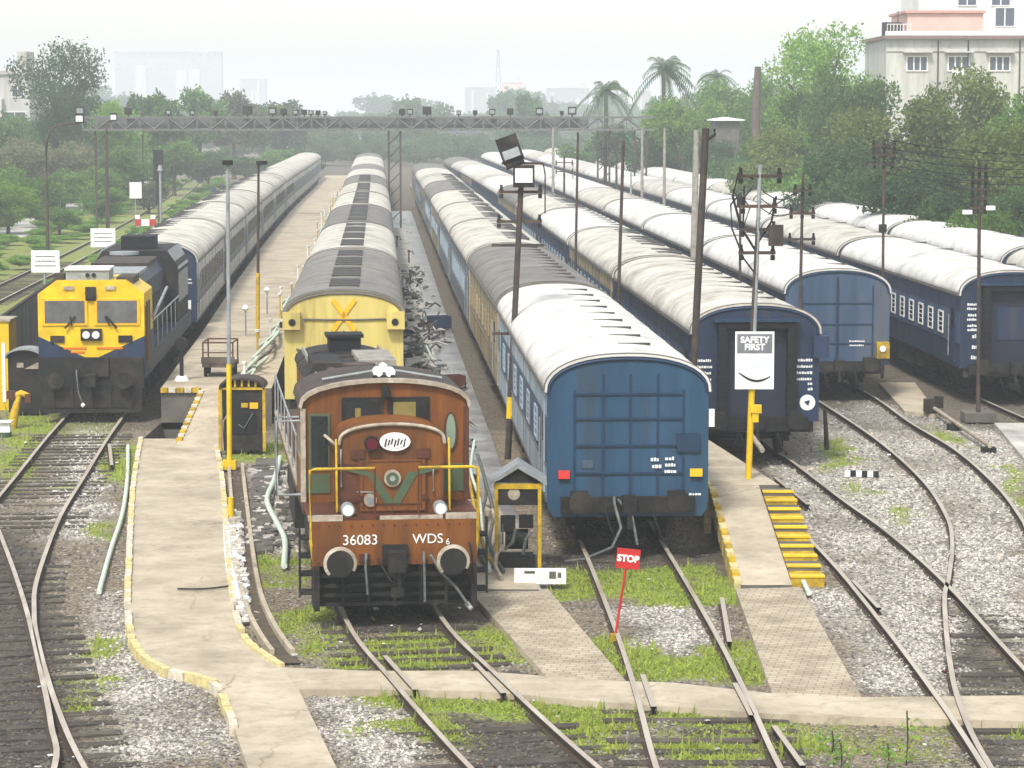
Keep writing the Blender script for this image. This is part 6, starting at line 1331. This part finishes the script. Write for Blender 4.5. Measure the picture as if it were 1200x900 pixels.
# small weeds in the foreground right
for i,(px,py,h) in enumerate([(985,895,.35),(1062,885,.62),(975,870,.25),(1040,890,.3)]):
    x,y=U(px,py); t=thing('weed','%s weed growing in the gravel at the bottom right'%['leafy clumped','tall dry stalked','small leafy','low spreading'][i],'plant',(x,y,GZ)); b=MB(); r=random.Random(i)
    for k in range(40):
        a_=r.uniform(0,6.28); q=r.uniform(.05,.22); z=r.uniform(.02,h); p=Vector((math.cos(a_)*q,math.sin(a_)*q,z)); b.add([p,p+Vector((r.uniform(-.06,.06),r.uniform(-.06,.06),.03)),p+Vector((r.uniform(-.05,.05),.02,.06))],[(0,1,2)])
    b.build('leaves',[LEAF[1]],t); MB().tube([(0,0,0),(.02,0,h*.6),(0,0,h*1.25)],.012,5).tube([(0,0,h*.3),(.12,.05,h*.7)],.008,4).build('stem',[M['bark']],t)

# ---------------------------------------------------------------- litter, rubble and loco fittings
def litter():
    r=random.Random(9); b=MB()
    for i in range(90):
        d=33/(1-r.random()*(1-33/72.)); px=r.uniform(20,1190); x=(px-600)/FPX*d; q=r.uniform(.015,.05); Mx=Matrix.Translation((x,d,GZ+.05))@Matrix.Rotation(r.uniform(0,3),4,'Z')@Matrix.Rotation(r.uniform(-.5,.5),4,'X'); b.box(-q,q,-q*.6,q*.6,0,q*r.uniform(.1,.7),r.choice([0,0,1,2]),Mx)
    tag(b.build('litter',[M['white'],M['conc_lt'],M['brown_dk']]),'small scraps of paper, plastic and broken concrete strewn over the yard','litter',kind='stuff')
litter()
def rubble():
    r=random.Random(12); b=MB()
    for i in range(260):
        t_=r.random(); px=272+12*t_+r.uniform(-3,8); py=600+130*t_; x,y=U(px,py,-.1); q=r.uniform(.03,.09)
        Mx=Matrix.Translation((x,y,-.1+r.uniform(0,.06)))@Matrix.Rotation(r.uniform(0,3),4,'Z')@Matrix.Rotation(r.uniform(-.8,.8),4,'X'); b.box(-q,q,-q*.7,q*.7,-q*.5,q*.5,r.choice([0,1,1]),Mx)
    for i in range(200):
        px=r.uniform(292,345); py=r.uniform(545,640); x,y=U(px,py,-.1); q=r.uniform(.04,.11); Mx=Matrix.Translation((x,y,-.09))@Matrix.Rotation(r.uniform(0,3),4,'Z')@Matrix.Rotation(r.uniform(-.4,.4),4,'X'); b.box(-q,q,-q*.7,q*.7,-q*.4,q*.4,r.choice([1,2,2]),Mx)
    tag(b.build('rubble',[M['white'],M['conc_lt'],M['conc_dk']]),'broken whitewashed rubble in the ditch and on the rough ground beside the brown engine','rubble',kind='stuff')
rubble()
def scrap():
    r=random.Random(31); b=MB()
    for i in range(420):
        y=56+90*r.random()**1.5; xc=(cx(2,max(70,y))+cx(3,y))/2-.35; x=xc+r.gauss(0,.38); q=r.uniform(.04,.16); m=r.choice([1,1,1,2,2,4,4,0])
        if r.random()<.45:
            a=r.uniform(0,3.14); l=r.uniform(.2,.9); b.tube([(x,y,r.uniform(.02,.12)),(x+math.cos(a)*l*.5,y+math.sin(a)*l*.5,r.uniform(.05,.3)),(x+math.cos(a)*l,y+math.sin(a)*l,.04)],r.uniform(.015,.04),5,m)
        else:
            Mx=Matrix.Translation((x,y,.03))@Matrix.Rotation(r.uniform(0,3),4,'Z')@Matrix.Rotation(r.uniform(-.5,.5),4,'X'); b.box(-q,q,-q*.8,q*.8,-.02,q*r.uniform(.3,1.2),m,Mx)
    tag(b.build('scrap',[M['black'],M['hose_g'],M['conc_lt'],M['under'],M['conc_dk']]),'tangle of scrap pipe, rags and rubble on the wet platform right of the yellow coach','scrap',kind='stuff')
    bw=MB()
    for i in range(16):
        y=70+150*r.random(); x=(cx(2,max(70,y))+cx(3,y))/2-.35+r.gauss(0,.45)
        for k in range(60):
            p=Vector((x+r.gauss(0,.22),y+r.gauss(0,.5),.02+abs(r.gauss(0,.1)))); q=.06; bw.add([p,p+Vector((r.uniform(-q,q),r.uniform(-q,q),r.uniform(-q,q))),p+Vector((r.uniform(-q,q),r.uniform(-q,q),r.uniform(-q,q)))],[(0,1,2)])
    tag(bw.build('weeds',[LEAF[0]]),'dark straggly weeds growing through the clutter right of the yellow coach','weeds',kind='stuff')
scrap()
def engine_fittings():
    t=[o for o in bpy.data.objects if o.name=='shunting_locomotive'][0]
    for s in (-1,1):
        b=MB()
        for z in (.45,.78,1.1,1.42): b.box(s*1.52-.13,s*1.52+.13,.75,1.15,z-.02,z+.02,0)
        b.box(s*1.4-.02,s*1.4+.02,.72,.76,.4,1.76,0); b.box(s*1.64-.02,s*1.64+.02,.72,.76,.4,1.76,0); b.build('step_ladder',[M['black']],t)
    b=MB()
    for i in range(15): x=-1.33+.19*i; b.cyl((x,.485,1.68),(x,.5,1.68),.018,n=6); b.cyl((x,.485,1.04),(x,.5,1.04),.018,n=6)
    b.build('rivets',[M['brown_dk']],t)
    b=MB()
    for i in range(9): b.box(-.5,.5,.94,.955,1.98+.0+.07*i-.012,1.98+.07*i+.012,0) if i<1 else None
    b.box(-.52,-.5,.945,.956,1.9,2.74,0).box(.5,.52,.945,.956,1.9,2.74,0).box(-.52,.52,.945,.956,2.72,2.74,0)
    for z in (2.05,2.6): b.box(-.62,-.52,.93,.95,z,z+.09,0).box(.52,.62,.93,.95,z,z+.09,0)
    b.build('door_hinges',[M['brown_dk']],t)
    [MB().tube(p_,.022).build('hose',[M['black']],t) for p_ in ([(-1.1,.44,1.3),(-1.08,.3,1.15),(-1.15,.25,.9)],[(1.3,.44,1.35),(1.32,.3,1.2),(1.36,.3,.75),(1.3,.35,.5)],[(-.3,.44,1.1),(-.1,.2,.75),(.1,.15,.72),(.25,.4,1.1)])]
    MB().tube([(-.9,1.02,2.95),(-.9,.93,2.95),(-.9,.93,2.3),(-.9,1.02,2.3)],.014).tube([(.72,1.02,2.6),(.72,.93,2.6),(.72,.93,2.2),(.72,1.02,2.2)],.014).tube([(-.62,.98,2.2),(-.3,.9,2.2),(-.3,.98,2.1)],.014).build('grab_iron',[M['pole_grey']],t)
engine_fittings()
